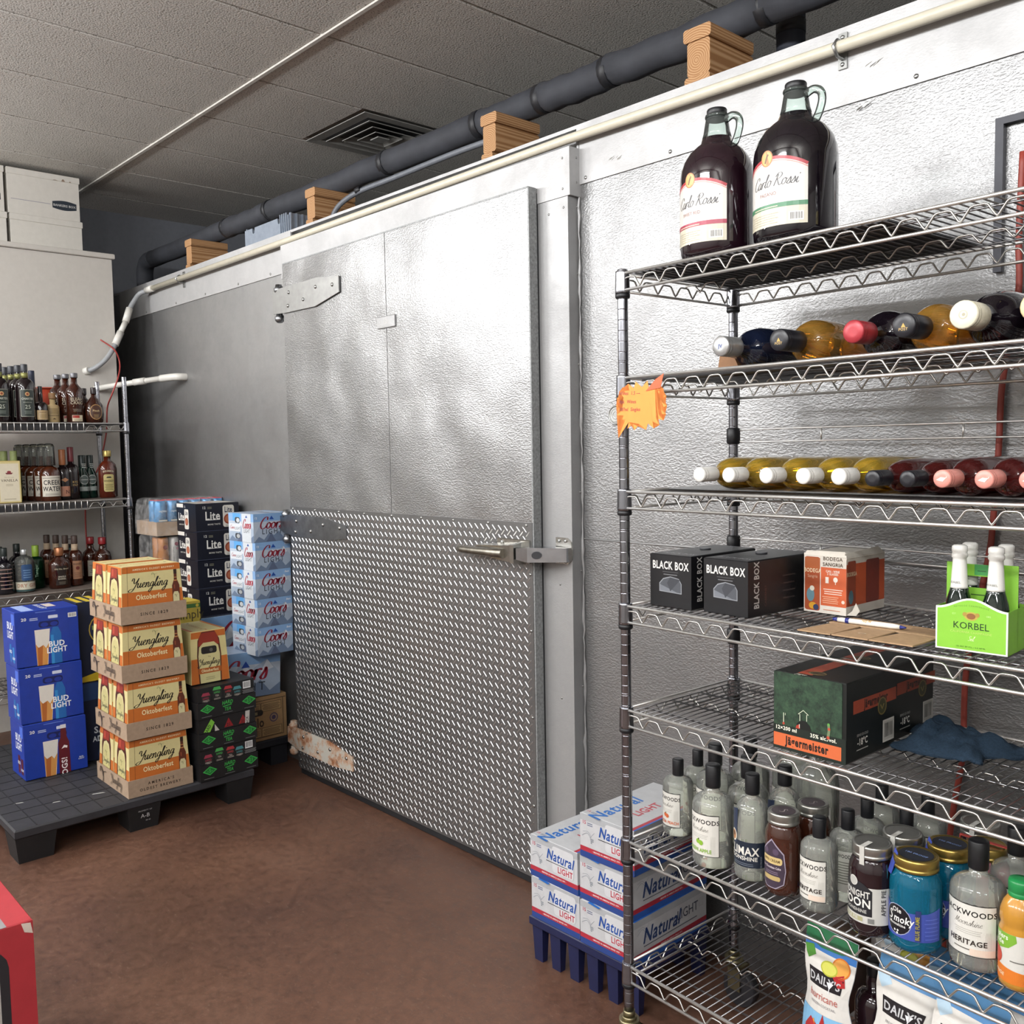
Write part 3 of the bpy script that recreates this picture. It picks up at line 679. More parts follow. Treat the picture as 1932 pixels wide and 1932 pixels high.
def rack_shelf(t, z, L, D, liner=None, front=True):
    """wire shelf, top of the wires at z; posts at the four corners"""
    g = .014; H = .034
    fr = MB()
    for y in (-.006, D+.006):
        fr.tube([(g, y, z), (L-g, y, z)], .0038, 8); fr.tube([(g, y, z-H-.006), (L-g, y, z-H-.006)], .0036, 8)
    for x in (-.004, L+.004):
        fr.tube([(x, g, z), (x, D-g, z)], .0032, 8); fr.tube([(x, g, z-H-.006), (x, D-g, z-H-.006)], .0032, 8)
    s = obj('shelf', fr, CHR, t)
    tr = zigzag(L-2*g, 'x', (g, -.006, 0), z-.004, H)
    obj('truss_wire', tr, TRS, s)
    obj('truss_wire', zigzag(L-2*g, 'x', (g, D+.006, 0), z-.004, H), TRS, s)
    obj('truss_wire', zigzag(L-2*g, 'x', (g, D*.5, 0), z-.006, H*.8), TRS, s)
    obj('truss_wire', zigzag(D-2*g, 'y', (-.004, g, 0), z-.004, H), TRS, s)
    wires = MB(); n = int(L/.0205)
    for k in range(1, n): wires.tube([(L*k/n, -.008, z-.001), (L*k/n, D+.008, z-.001)], .0017, 5)
    for y in (D*.12, D*.36, D*.62, D*.88): wires.tube([(g, y, z-.0045), (L-g, y, z-.0045)], .0024, 5)
    obj('cross_wires', wires, WG, s, kind='stuff')
    for x in (0, L):
        for y in (0, D):
            c = MB().lathe(((.0150, z-.0465), (.0180, z-.046), (.0183, z-.0455), (.0180, z-.040), (.0172, z+.002), (.0171, z+.0055), (.0165, z+.006), (.0140, z+.0062)), 14, cx=x, cy_=y)
            c.lathe(((.0160, z-.058), (.0180, z-.055), (.0180, z-.048), (.0155, z-.046)), 14, 1, cx=x, cy_=y)
            obj('corner_collar', c, [PST, CLP], s)
    if liner: obj('shelf_liner', MB().box(liner[0], liner[1], liner[2], liner[3], z+.0012, z+.0042), liner[4], s)
    return s
def caster(t, x, y):
    m = MB().cyl((x, y, .128), (x, y, .112), .026, 16).cyl((x, y, .136), (x, y, .126), .019, 16).cyl((x, y, .150), (x, y, .136), .015, 14)
    m.box(x-.005, x+.035, y-.022, y-.018, .045, .115).box(x-.005, x+.035, y+.018, y+.022, .045, .115).box(x-.012, x+.036, y-.022, y+.022, .105, .115)
    c = obj('caster', m, M('caster_zinc', '#8c8468', .35, .9), t)
    obj('wheel', MB().cyl((x+.025, y-.015, .050), (x+.025, y+.015, .050), .050, 20), M('caster_rubber', '#232226', .6), c)
# ------------------------------------------------------------------ bottles: shared builder
BLK = M('black_closure', '#0c0d11', .42, var=.2)
def rev(prof_r, n=24): return prof_r
def bottle(name, label, cat, prof, mat, cap=None, loc=(0, 0, 0), rz=0.0, group=None, ax=(1, 1), n=22, capmat=None, extra=None):
    """prof: (r, z) outline of the glass; cap: (r, z0, z1)"""
    t = thing(name, label, cat, loc, rz, group)
    obj('glass_body', MB().lathe(prof, n, ax=ax), mat, t)
    if cap:
        r, a, b = cap; obj('cap', MB().lathe(((r*.98, a), (r, a+.002), (r, b-.002), (r*.93, b), (r*.5, b+.0006)), 18), capmat or BLK, t)
    return t
def liquor(r, h, sh=.62, nk=.30, lip=.30):
    """straight sides, rounded shoulder at sh*h, neck of nk*r"""
    z = sh*h
    return [(r*.6, 0), (r*.95, .003), (r, .010), (r, z)]+[(r*nk+(r-r*nk)*math.cos(a), z+(h*.16)*math.sin(a)) for a in (.35, .75, 1.15, 1.5)]+[(r*nk, h*.86), (r*nk, h*.97), (r*lip, h)]
# ---- left rack
LX, LY0 = -5.28, .416
LINER = M('brown_shelf_board', '#6a5f58', .7)
t = thing('wire_shelf_rack', 'grey wire shelf rack of liquor bottles against the white partition at the left', 'shelf rack', (LX, LY0, 0), PI/2)
PM = post_me(1.85)
for x in (0, 1.52):
    for y in (0, .43):
        o = link('post', PM, t); o.location = (x, y, .15); caster(t, x, y)
for z in (1.745, 1.327, .848, .34):
    s = rack_shelf(t, z, 1.52, .43, (.02, 1.50, .0, .42, LINER) if z > .4 else None)
    if z > 1:
        cb = MB(); e = 1.30; k = 0
        cb.tube([(.02, -.014, z+.002), (e, -.014, z+.002)], .0026, 6); cb.tube([(.02, -.014, z-.045), (e, -.014, z-.045)], .0026, 6)
        while .02+.031*k < e: cb.tube([(.02+.031*k, -.008, z+.004), (.02+.031*k, -.015, z), (.02+.031*k, -.014, z-.046)], .0020, 5); k += 1
        obj('front_comb', cb, CHR, s)
        obj('price_strip', MB().box(.02, e, -.009, -.007, z-.040, z-.006), M('dark_strip', '#29282a', .6), s)
def lz(s): return s+.0048
def LB(name, label, prof, mat, y, x, z, cap, capmat=None, group=None, ax=(1, 1), rz=PI/2, n=20):
    return bottle(name, label, 'bottle', prof, mat, cap, (x, y, lz(z)), rz, group, ax, n, capmat)
DKW = M('dark_whiskey_glass', '#1a1012', .06, var=.2, coat=.3)
AMB = glass('amber_spirit', '#8a4a20')
BRN = M('brown_whiskey', '#3a1a10', .05, var=.25, coat=.4)
GRN = M('dark_green_glass', '#0f2a22', .06, var=.2, coat=.3)
CLR = glass('clear_glass', '#eef3ee')
GLD = M('gold_foil', '#c9b26a', .35, .7)
TAN = M('tan_board', '#b79f74', .7)
# top shelf: five tall dark bottles in a row front to back
base = LB('whiskey_bottle', 'front bottle of the dark tall row on the top left shelf, label showing 25', liquor(.047, .30, .6, .34, .36), DKW, 1.445, -5.335, 1.745, (.0165, .265, .303), M('charcoal_cap', '#33353b', .45), 'dark tall whiskey bottles on the top left shelf', (1, .8))
obj('neck_band', MB().lathe(((.0170, .232), (.0170, .258)), 16), M('gold_green_band', '#8f8f55', .4, .3), base)
p = Print().rrect(-.036, .036, -.075, .065, .004, '#c7c9b8').rrect(-.0345, .0345, -.0735, .0635, .004, '#27302b').disc(0, .042, .011, '#c8a070').disc(0, .042, .006, '#8a4630')
p.text('CHARTER', 0, .012, .011, '#b9bdb0', 1, .8).text('BOURBON', 0, -.004, .006, '#a9ada0', 0).text('25', 0, -.034, .020, '#c2c6b8', 0).lines(-.02, .02, -.06, -.042, 3, '#6d756c')
wrap(p, 'label', base, .047, .105, 0, ell=.8)
ks = kids(base)
for i in range(4):
    dup(base, (-5.335-.075*(i+1), 1.445-.012*(i+1), lz(1.745)), None, ('second', 'third', 'fourth', 'rearmost')[i]+' bottle back in the dark tall row on the top left shelf', None, ks)
for i in range(2): dup(base, (-5.34-.08*i, 1.325-.01*i, lz(1.745)), None, ('front', 'second')[i]+' dark tall bottle at the left edge of the photo on the top left shelf', None, ks)
b_ = LB('rum_bottle', 'small dark bottle with tan label beside the dark tall row', liquor(.036, .19, .42, .30), DKW, 1.522, -5.352, 1.745, (.011, .150, .192))
wrap(Print().rrect(-.03, .03, .0, .05, .004, '#b59b72').text('RESERVE', 0, .036, .006, '#5a4326', 1).lines(-.02, .02, .01, .03, 3, '#8f7950'), 'label', b_, .036, .015)
b_ = LB('whiskey_bottle', 'thin tall bottle with navy top wrapper behind the dark tall row', liquor(.034, .28, .55, .36), M('pinkish_glass', '#8d6a5c', .1), 1.525, -5.50, 1.745, (.0155, .19, .285), M('navy_wrapper', '#2a2f45', .5))
b_ = LB('tequila_bottle', 'tan bottle with round brown stopper in front of the orange bin', [(.030, 0), (.034, .003), (.034, .085), (.030, .092), (.014, .100), (.014, .128)], TAN, 1.586, -5.37, 1.745, (.018, .128, .160), M('wood_stopper', '#8d6c48', .6), None, (1, .7))
wrap(Print().lines(-.024, .024, .05, .08, 4, '#7d6840').text('TRADITION', 0, .035, .007, '#4a3a20', 1).poly([(-.01, .018), (.01, .018), (0, .026)], '#5a4630'), 'label', b_, .034, 0, ell=.7)
elij = LB('bourbon_bottle', 'front bourbon bottle with white lettering and red-topped label on the top left shelf', [(.040, 0), (.046, .003), (.046, .165), (.040, .185), (.025, .200), (.016, .215), (.0155, .245)], BRN, 1.702, -5.372, 1.745, (.019, .245, .270), M('grey_stopper', '#6f6f73', .4, .4), 'bourbon bottles with white lettering', (1, .75))
p = Print().text('ELIJAH', 0, .120, .017, '#c9bfa6', 0, .95).text('CRAIG', 0, .100, .017, '#c9bfa6', 0, .95).script('B', -.02, .086, .004, '#c9bfa6').lines(-.025, .025, .062, .078, 3, '#8d8676', .3).rect(-.028, .028, .008, .042, '#d9cdb2').rect(-.026, .010, .026, .040, '#a5382f').lines(-.024, .024, .010, .022, 3, '#8f8468', .4)
wrap(p, 'label', elij, .046, .0, ell=.75)
ks = kids(elij)
for i in range(2): dup(elij, (-5.45-.08*i, 1.682-.018*i, lz(1.745)), None, ('second', 'third')[i]+' bourbon bottle standing behind the one with white lettering', None, ks)
pin = LB('scotch_bottle', 'front pinched round scotch bottle with oval label next to the rack post', [(.034, 0), (.046, .006), (.052, .05), (.046, .10), (.026, .130), (.013, .145), (.012, .175)], BRN, 1.800, -5.372, 1.745, (.0145, .160, .195), M('maroon_cap', '#2a2022', .4), 'pinched scotch bottles', (1, .65))
wrap(Print().disc(0, .06, .035, '#b38a55', .042).disc(0, .06, .031, '#4c2f22', .038).text('Pinch', 0, .062, .011, '#d0b88a', 1).lines(-.015, .015, .03, .05, 3, '#a58c60', .35), 'label', pin, .053, 0, ell=.65)
dup(pin, (-5.46, 1.778, lz(1.745)), None, 'rear pinched scotch bottle standing behind its twin next to the rack post', None, kids(pin))
t = thing('plastic_tub', 'orange red plastic tub behind the bottles on the top left shelf', 'tub', (-5.668, 1.64, lz(1.745)))
obj('tub_body', MB().lathe(((.06, 0), (.063, .003), (.092, .20), (.088, .20), (.058, .006)), 22, cap=True), M('orange_plastic', '#c2492f', .4), t)
obj('tub_rim', MB().tube([(.093*math.cos(k*PI/12), .093*math.sin(k*PI/12), .20) for k in range(24)], .005, 6, closed=True), M('orange_plastic'), t)
# second shelf
p = Print().rect(-.052, .052, .004, .216, '#d9c98f').rect(-.046, .046, .010, .206, '#e3dac2').poly([(-.018, .158), (.018, .158), (.012, .150), (-.012, .150)], '#7a2f38').disc(0, .162, .010, '#8f3a40', .006).text('Fine de Luxe', 0, .132, .006, '#a59b80', 0).text('VANILLA', 0, .112, .0135, '#4c4030', 0, 1.05).lines(-.02, .02, .09, .104, 2, '#a59b80', .3).lines(-.03, .03, .02, .03, 1, '#a59b80', .3)
t = carton('gift_carton', 'cream and gold gift carton reading VANILLA on the second left shelf', 'box', .108, .10, .220, M('gold_card', '#c2ad6a', .45), {'-y': p}, (-5.375, 1.345, lz(1.327)), PI/2)
CAPC = M('clear_cup_plastic', '#a9aaa6', .12, var=.2)
crk = LB('whiskey_bottle', 'front bottle with upturned glass over its neck and white CREEK WATER label', [(.048, 0), (.052, .004), (.052, .15), (.044, .172), (.022, .185), (.016, .19), (.016, .24)], M('amber_dark_whiskey', '#4a2414', .06, var=.3, coat=.3), 1.555, -5.372, 1.327, None, None, 'whiskey bottles with upturned glasses', (1, .75))
obj('upturned_glass', MB().lathe(((.030, .190), (.031, .191), (.028, .292), (.022, .305), (.010, .308)), 20), glass('cup_glass', '#cfd2cc'), crk)
obj('glass_base', MB().tube([(.027*math.cos(k*PI/10), .027*math.sin(k*PI/10)*.75, .294) for k in range(20)], .002, 5, closed=True), M('pale_rim', '#c9c3a8', .3), crk)
p = Print().rect(-.055, .055, .025, .135, '#d8d2c4').rect(-.050, .050, .122, .125, '#7d776c').text('CREEK', 0, .088, .024, '#2b2724', 1, .85).text('WATER', 0, .054, .024, '#2b2724', 1, .80).lines(-.045, .045, .032, .044, 2, '#5c564c', .3)
wrap(p, 'label', crk, .052, 0, ell=.75)
ks = kids(crk)
for i in range(4): dup(crk, (-5.452-.08*i, 1.543-.016*i, lz(1.327)), None, ('second', 'third', 'fourth', 'rearmost')[i]+' bottle back in the row with upturned glasses', None, ks)
b_ = LB('liqueur_bottle', 'green capped pale bottle behind the cream carton', liquor(.036, .27, .55, .45), M('pale_green_glass', '#6a6f44', .1, var=.2), 1.415, -5.50, 1.327, (.018, .215, .272), M('pale_green_cap', '#a9b878', .4))
wrap(Print().rect(-.03, .03, .02, .09, '#a59a72').rect(-.03, .03, .10, .125, '#23251f').text('MINT', 0, .107, .01, '#c5c9a8', 1), 'label', b_, .036, 0)
dup(b_, (-5.57, 1.385, lz(1.327)), None, 'second green capped bottle, farther behind the cream carton', None, kids(b_))
b_ = LB('bourbon_bottle', 'dark bottle with orange neck wrapper and salmon label beside the CREEK WATER bottle', liquor(.038, .275, .50, .42), DKW, 1.635, -5.42, 1.327, (.0175, .19, .275), M('orange_wrapper', '#a0623a', .45))
wrap(Print().rect(-.03, .03, .02, .075, '#c58a70').text('N', .012, .035, .02, '#5a2f24', 1).poly([(-.02, .11), (0, .098), (.02, .11), (0, .122)], '#b98560'), 'label', b_, .038, 0)
b_ = LB('bourbon_bottle', 'dark bottle with dark red neck wrapper left of the green bottles', liquor(.042, .285, .52, .36), DKW, 1.688, -5.45, 1.327, (.0165, .205, .288), M('dark_red_wrapper', '#6a2329', .4))
wrap(Print().text('RYE', .008, .09, .012, '#a58a58', 1).text('OLD', .008, .075, .010, '#a58a58', 1), 'label', b_, .042, 0)
gb = LB('whisky_bottle', 'front dark green bottle with round silver label on the second left shelf', [(.030, 0), (.037, .004), (.035, .05), (.037, .10), (.034, .135), (.019, .165), (.017, .20)], GRN, 1.815, -5.53, 1.327, (.0185, .165, .242), M('black_green_cap', '#16211f', .4), 'dark green bottles with round silver labels')
wrap(Print().disc(0, .105, .026, '#a9aeaa', .027).disc(0, .105, .021, '#5a6662', .022).rect(-.02, .02, .103, .107, '#c5c9c5').rect(-.029, .029, .042, .066, '#9ba39f').lines(-.014, .014, .172, .200, 3, '#b5bab5', .4), 'label', gb, .037, 0)
ks = kids(gb)
dup(gb, (-5.50, 1.762, lz(1.327)), None, 'dark green bottle with round silver label standing left of its twins', None, ks); dup(gb, (-5.61, 1.80, lz(1.327)), None, 'dark green bottle at the back behind the two with round silver labels', None, ks)
wb = LB('whiskey_bottle', 'front gold capped whiskey flask standing at the right end of the second left shelf', [(.036, 0), (.046, .004), (.047, .16), (.040, .188), (.026, .202), (.015, .210), (.0145, .232)], M('red_brown_whiskey', '#5a2213', .05, var=.25, coat=.4), 1.872, -5.425, 1.327, (.018, .232, .266), GLD, 'gold capped whiskey bottles', (1, .6))
wrap(Print().text('BOURBON', 0, .142, .011, '#d8cdb0', 1, .8, arc=.004).rrect(-.030, .030, .035, .133, .012, '#c9bb7e').poly([(-.015, .112), (.015, .112), (.010, .120), (-.010, .120)], '#2f2b25').text('WHISKEY', 0, .090, .011, '#3d2f1c', 1, .8).lines(-.024, .024, .045, .082, 5, '#6f6538', .4), 'label', wb, .047, 0, ell=.6)
dup(wb, (-5.505, 1.908, lz(1.327)), None, 'rear gold capped whiskey bottle standing behind its twin at the right end', None, kids(wb))
# third shelf
b_ = LB('gin_bottle', 'clear round gin bottle with white front band on the third left shelf', liquor(.048, .225, .70, .32), CLR, 1.412, -5.395, .848, (.0165, .20, .228), M('silver_cap', '#b9bcbc', .3, .6), None)
wrap(Print().rrect(-.028, .028, .065, .15, .01, '#2f4f7a').lines(-.02, .02, .08, .13, 4, '#7f9fc0', .3).rect(-.070, .070, .018, .058, '#c9c5b2').text('DRY GIN', 0, .030, .018, '#a5745a', 1).rect(-.07, .07, .010, .014, '#2f5a5c'), 'label', b_, .048, 0)
b_ = LB('gin_bottle', 'green glass bottle with yellow green neck label beside the clear gin bottle', [(.035, 0), (.043, .004), (.043, .15), (.036, .168), (.016, .175), (.015, .225)], glass('green_bottle_glass', '#2f7f58'), 1.495, -5.49, .848, (.0175, .176, .236), M('yellow_green_wrapper', '#8fae3a', .45), None, (1, .75))
wrap(Print().text('Tanager', 0, .10, .014, '#a9d0b5', 1, rot=PI/2), 'label', b_, .043, 0, ell=.75)
jd = LB('whiskey_bottle', 'square shouldered brown whiskey bottle with copper stopper on the third left shelf', [(.050, 0), (.056, .004), (.058, .13), (.050, .150), (.020, .170), (.018, .185)], BRN, 1.588, -5.40, .848, (.024, .178, .222), M('copper_stopper', '#a06a48', .3, .6), None, (1, .7), n=20)
wrap(Print().poly([(-.034, .02), (.034, .02), (.022, .08), (.030, .125), (-.030, .125), (-.022, .08)], '#241a16').text('Old No. Brand', 0, .104, .008, '#bfb59a', 1).text('SINGLE', 0, .062, .008, '#cfc8b5', 1).text('BARREL', 0, .050, .008, '#cfc8b5', 1).lines(-.02, .02, .026, .042, 3, '#8f8674', .3), 'label', jd, .058, 0, ell=.7)
fr = LB('bourbon_bottle', 'nearest of the four bourbon bottles with cream neck wrappers on the third left shelf', liquor(.040, .275, .56, .36), BRN, 1.683, -5.44, .848, (.0165, .235, .278), M('brown_cap', '#4a3a33', .5), 'bourbon bottles with cream neck wrappers')
obj('neck_wrapper', MB().lathe(((.0185, .185), (.0165, .232)), 16), M('cream_wrapper', '#b9a389', .6), fr)
wrap(Print().rect(-.026, .026, .04, .14, '#a3795c').disc(0, .10, .010, '#6a2a26').text('ROSES', 0, .118, .010, '#4a2a20', 1).lines(-.02, .02, .05, .08, 4, '#6f4a38', .35), 'label', fr, .040, 0)
ks = kids(fr)
for i in range(3): dup(fr, (-5.50-.062*i, 1.653-.030*i, lz(.848)), None, ('second', 'third', 'farthest')[i]+' bottle back in the row with cream neck wrappers', None, ks)
b_ = LB('tequila_bottle', 'pale teal bottle with black swing stopper behind the cream wrapped bourbon', liquor(.036, .20, .62, .30), M('teal_glass', '#5d8a8c', .08, var=.15), 1.712, -5.625, .848, (.012, .195, .215))
obj('swing_handle', MB().tube([(.014, 0, .205), (.016, 0, .245), (-.016, 0, .245), (-.014, 0, .205)], .004, 6), BLK, b_)
mk = LB('bourbon_bottle', 'right one of the two bourbon bottles with red dipped caps above the orange cartons', [(.038, 0), (.047, .004), (.047, .135), (.040, .165), (.022, .182), (.018, .195), (.0175, .215)], BRN, 1.852, -5.50, .848, (.0215, .213, .252), M('red_wax', '#9a262c', .3), 'bourbon bottles with red caps', (1, .8))
wrap(Print().text('Hand Made', 0, .150, .009, '#b5b0a8', 0, arc=.004).rect(-.030, .030, .03, .12, '#c9c2b2').lines(-.02, .02, .05, .1, 5, '#6a645a', .35), 'label', mk, .047, 0, ell=.8)
dup(mk, (-5.58, 1.812, lz(.848)), None, 'left one of the two bourbon bottles with red dipped caps, farther back', None, kids(mk))
dk = LB('rum_bottle', 'front black bottle at the left edge of the third left shelf', liquor(.044, .24, .58, .36), M('near_black_glass', '#141218', .06, coat=.3), 1.315, -5.395, .848, (.017, .20, .243), M('black_green_cap'), 'dark bottles at the left of the third shelf')
wrap(Print().lines(-.035, .035, .03, .15, 6, '#a98a80', .22), 'label', dk, .044, 0)
ks = kids(dk)
for i in range(3): dup(dk, (-5.485-.09*i, 1.315+.004*i, lz(.848)), None, ('second', 'third', 'rearmost')[i]+' black bottle back in the row at the left of the third shelf', None, ks)
for i in range(1): dup(dk, (-5.592, 1.428, lz(.848)), None, 'single'+' black bottle behind the clear gin bottle', None, ks)
t = thing('power_cord', 'thin red power cord hanging down the white partition behind the left rack', 'cord', (-5.80, 2.06, 0))
obj('cord_line', MB().tube(smooth_path([(.0, -.06, 2.26), (.03, .01, 2.2), (.02, .04, 2.12), (.12, -.01, 2.03), (.12, -.05, 1.93), (.06, -.06, 1.85), (.05, -.07, 1.7), (.04, -.12, 1.5), (.02, -.19, 1.35), (.02, -.2, 1.0), (.02, -.16, .6), (.02, -.1, .02)]), .0045, 7), M('red_cord', '#a8413c', .5), t)
# ------------------------------------------------------------------ pallets
PB = M('black_pallet_plastic', '#141416', .6, var=.25, scale=9, bmp=.3)
PBT = M('worn_pallet_top', '#2c2c30', .6, var=.22, scale=14, bmp=.35)
t = thing('plastic_pallet', 'black plastic pallet at the left carrying the blue cartons and the orange cartons', 'pallet', (-4.48, 1.425, 0))
obj('deck', MB().box(-.61, .61, -.497, .497, .102, .140, 0, .006), PBT, t)
gr = MB()
for k in range(1, 12):
    gr.box(-.60, .60, -.497+.0828*k-.002, -.497+.0828*k+.002, .1398, .1412); gr.box(-.61+.1*k-.002, -.61+.1*k+.002, -.49, .49, .1398, .1411)
obj('deck_ribs', gr, PB, t)
for x in (-.53, 0, .53):
    for y, w in ((-.42, .075), (0, .07), (.43, .065)):
        leg = MB(); vs_ = [(x-.075+a, y-w+b, z) for z, e in ((0, .012), (.103, 0)) for a, b in ((e, e), (.15-e, e), (.15-e, 2*w-e), (e, 2*w-e))]
        leg.add(vs_, [(3, 2, 1, 0), (0, 1, 5, 4), (1, 2, 6, 5), (2, 3, 7, 6), (3, 0, 4, 7)]); o = obj('foot_block', leg, PB, t)
        if x > .5 and y == 0: stick(Print().text('PROPERTY OF', 0, .083, .006, '#9a9a9c', 1).text('A-B', 0, .055, .017, '#c5c5c7', 0).text('48 40', .012, .038, .006, '#9a9a9c', 1), 'stamp', o, (x+.0735, 0, 0), (0, 1, 0), (.11, 0, 1))
sc = MB(); q = random.Random(5)
for i, (x, y, L) in enumerate(((.42, -.15, .05), (.30, -.42, .035), (.40, -.30, .03), (.2, .2, .03), (.52, .33, .03))):
    sc.prism([(0, 0), (L, .004), (L*.8, .011), (.005, .008)], (x, y, .1403), (.4, 1, 0), (-1, .4, 0), .0004)
obj('scuffs', sc, M('scuffed_white', '#a9a9a6', .7), t)
t = thing('plastic_pallet', 'dark pallet in the shadow under the brown and silver cartons next to the door', 'pallet', (-4.62, 2.02, 0))
PD = M('dark_navy_pallet', '#15161d', .6)
obj('deck', MB().box(-.42, .42, -.09, .27, .10, .140, 0, .006), PD, t)
for x in (-.34, .34):
    for y in (-.05, .21): obj('foot_block', MB().box(x-.06, x+.06, y-.04, y+.05, 0, .101), PD, t)
# ------------------------------------------------------------------ bottle cartons on kraft trays
CREAM, ORG, ORD = '#d6ca92', '#bf6a2c', '#a85a26'
KR = M('kraft_board', '#a08a74', .75, var=.08, scale=60)
YB = M('cream_carton', '#d3c68c', .5, var=.04)
def eagle(p, u, v, s, c):
    p.stroke([(u-s*1.0, v+.2*s), (u-.7*s, v+.75*s), (u-.25*s, v+.6*s), (u, v-.1*s)], .16*s, c, smooth=3).stroke([(u-s*.85, v+.1*s), (u-.55*s, v+.5*s), (u-.2*s, v+.3*s), (u, v-.3*s)], .10*s, c, smooth=3)
    p.stroke([(u+s*1.0, v+.5*s), (u+.6*s, v+.45*s), (u+.2*s, v+.25*s), (u+.05*s, v-.2*s)], .09*s, c, smooth=3).stroke([(u, v+.3*s), (u+.06*s, v-.3*s), (u-.12*s, v-.85*s)], .17*s, c, smooth=3)
    return p.stroke([(u+.05*s, v-.3*s), (u+.3*s, v-.8*s)], .06*s, c).disc(u-.02*s, v+.38*s, .12*s, c)
def beer_bottle(p, u, v, h, w):
    p.poly([(u-w, v), (u+w, v), (u+w, v+h*.50), (u+w*.42, v+h*.68), (u+w*.36, v+h*.97), (u-w*.36, v+h*.97), (u-w*.42, v+h*.68), (u-w, v+h*.50)], '#5c2c1c')
    p.rect(u-w*.5, u-w*.2, v+h*.4, v+h*.52, '#8a4a30').rect(u-w*.42, u+w*.42, v+h*.86, v+h*1.0, '#2f1a14').rect(u-w*.42, u+w*.42, v+h*.64, v+h*.67, '#c58a50').rect(u-w*.42, u+w*.42, v+h*.74, v+h*.76, '#c58a50')
    p.poly([(u-w*.85, v), (u+w*.85, v), (u+w*.85, v+h*.22), (u+w*.5, v+h*.31), (u-w*.5, v+h*.31), (u-w*.85, v+h*.22)], '#cfc79a'); return eagle(p, u, v+h*.18, w*.45, '#6d6a4a')
def yf(L=.266, H=.226):
    """big face: L along, H up the slope"""
    a, b = L/2, L/2-.012; p = Print()
    tr = lambda z: a-(a-b)*z/H
    def band(z0, z1, c, e=0): p.poly([(-tr(z0)+e, z0), (tr(z0)-e, z0), (tr(z1)-e, z1), (-tr(z1)+e, z1)], c)
    band(0, .126, ORG); band(.126, H-.026, CREAM); band(H-.026, H, ORG)
    p.text("AMERICA'S OLDEST BREWERY", .01, H-.0165, .0075, '#e8dcb4', 1, 1.0, gap=.001)
    p.stroke([(-.108, .0), (-.100, H)], .0012, '#4a3018')
    eagle(p, .012, .190, .013, '#a5a070')
    p.script('Yuengling', -.014, .143, .0205, '#1d1812', .20, .30, .95)
    p.text('Oktoberfest', -.006, .093, .0205, '#e6d8a8', 1, .82)
    beer_bottle(p, .100, .068, .138, .016); return p
def ye(W_=.178, H=.226):
    """narrow end: a big bottle picture"""
    p = Print(); a, b = W_/2-.002, W_/2-.010
    p.poly([(-a, 0), (a, 0), (b, H), (-b, H)], CREAM).poly([(-a, 0), (a, 0), (a-.004, .11), (-a+.004, .11)], ORG).poly([(-b-.002, H-.03), (b+.002, H-.03), (b, H), (-b, H)], ORG)
    p.poly([(-.052, 0), (.052, 0), (.054, .165), (.044, .198), (.038, .226), (-.038, .226), (-.044, .198), (-.054, .165)], '#4c2418')
    p.poly([(-.044, .182), (.030, .186), (.034, .224), (-.034, .224)], '#8f3222').poly([(-.03, .19), (-.01, .19), (-.01, .220), (-.028, .220)], '#b04a34')
    p.poly([(-.043, 0), (.043, 0), (.043, .14), (.030, .172), (0, .182), (-.030, .172), (-.043, .14)], '#cdc48e').poly([(-.036, 0), (.036, 0), (.036, .135), (.024, .160), (0, .168), (-.024, .160), (-.036, .135)], '#c4ba80')
    eagle(p, 0, .128, .015, '#7d7850'); p.script('Yuengling', 0, .088, .0098, '#3f4a42', .16, .2); return p
Y_MB = MB().frustum((.0895, .134), (.0795, .122), .232).mesh('carton_body', YB)
YH = math.hypot(.232, .010)
sl = lambda: None
YF = yf(H=YH).mesh('front_print', on_plane((.0895, 0, 0), (0, 1, 0), (-.010, 0, .232)))
YE = ye(H=math.hypot(.232, .012)).mesh('end_print', on_plane((0, -.134, 0), (1, 0, 0), (0, .012, .232)))
YT = Print().rect(-.078, .078, -.120, .120, CREAM).rect(-.078, -.064, -.115, .115, ORG).rect(.064, .078, -.115, .115, ORG).text('OKTOBERFEST', 0, -.012, .018, '#b5823f', 0, rot=PI/2).rect(-.004, .004, -.112, -.09, ORG).disc(0, .09, .006, '#2a2018').mesh('top_print', on_plane((0, 0, .232), (1, 0, 0), (0, 1, 0)))
def yuengling(loc, label, rz=0):
    t = thing('beer_carton', label, 'carton', loc, rz, 'cream and orange lager cartons')
    for n_, me in (('carton_body', Y_MB), ('front_print', YF), ('end_print', YE), ('top_print', YT)): link(n_, me, t)
    return t
def tray_me(w, d, h, th=.003):
    mb = MB(); mb.box(-w/2, w/2, -d/2, d/2, 0, th)
    mb.box(-w/2, w/2, -d/2, -d/2+th, th, h).box(-w/2, w/2, d/2-th, d/2, th, h).box(-w/2, -w/2+th, -d/2+th, d/2-th, th, h).box(w/2-th, w/2, -d/2+th, d/2-th, th, h)
    return mb.mesh('tray_walls', KR)
TR = tray_me(.372, .278, .074)
FL = MB().prism([(-.187, 0), (-.176, .074), (.176, .074), (.187, 0)], (0, -.1392, 0), (1, 0, 0), (0, 0, 1), -.0025).mesh('tray_flap', KR)
tp = Print(); eagle(tp, -.105, .036, .038, '#4a3f35'); tp.script('Yuengling', .055, .030, .0185, '#4a3f35', .17, .1, .85)
TE = tp.mesh('tray_lettering', on_plane((0, -.1418, 0), (1, 0, 0), (0, 0, 1)))
TS = Print().text('SINCE 1829', 0, .030, .0125, '#33291f', 1, .95, gap=.003).mesh('tray_lettering', on_plane((.186, 0, 0), (0, 1, 0), (0, 0, 1)))
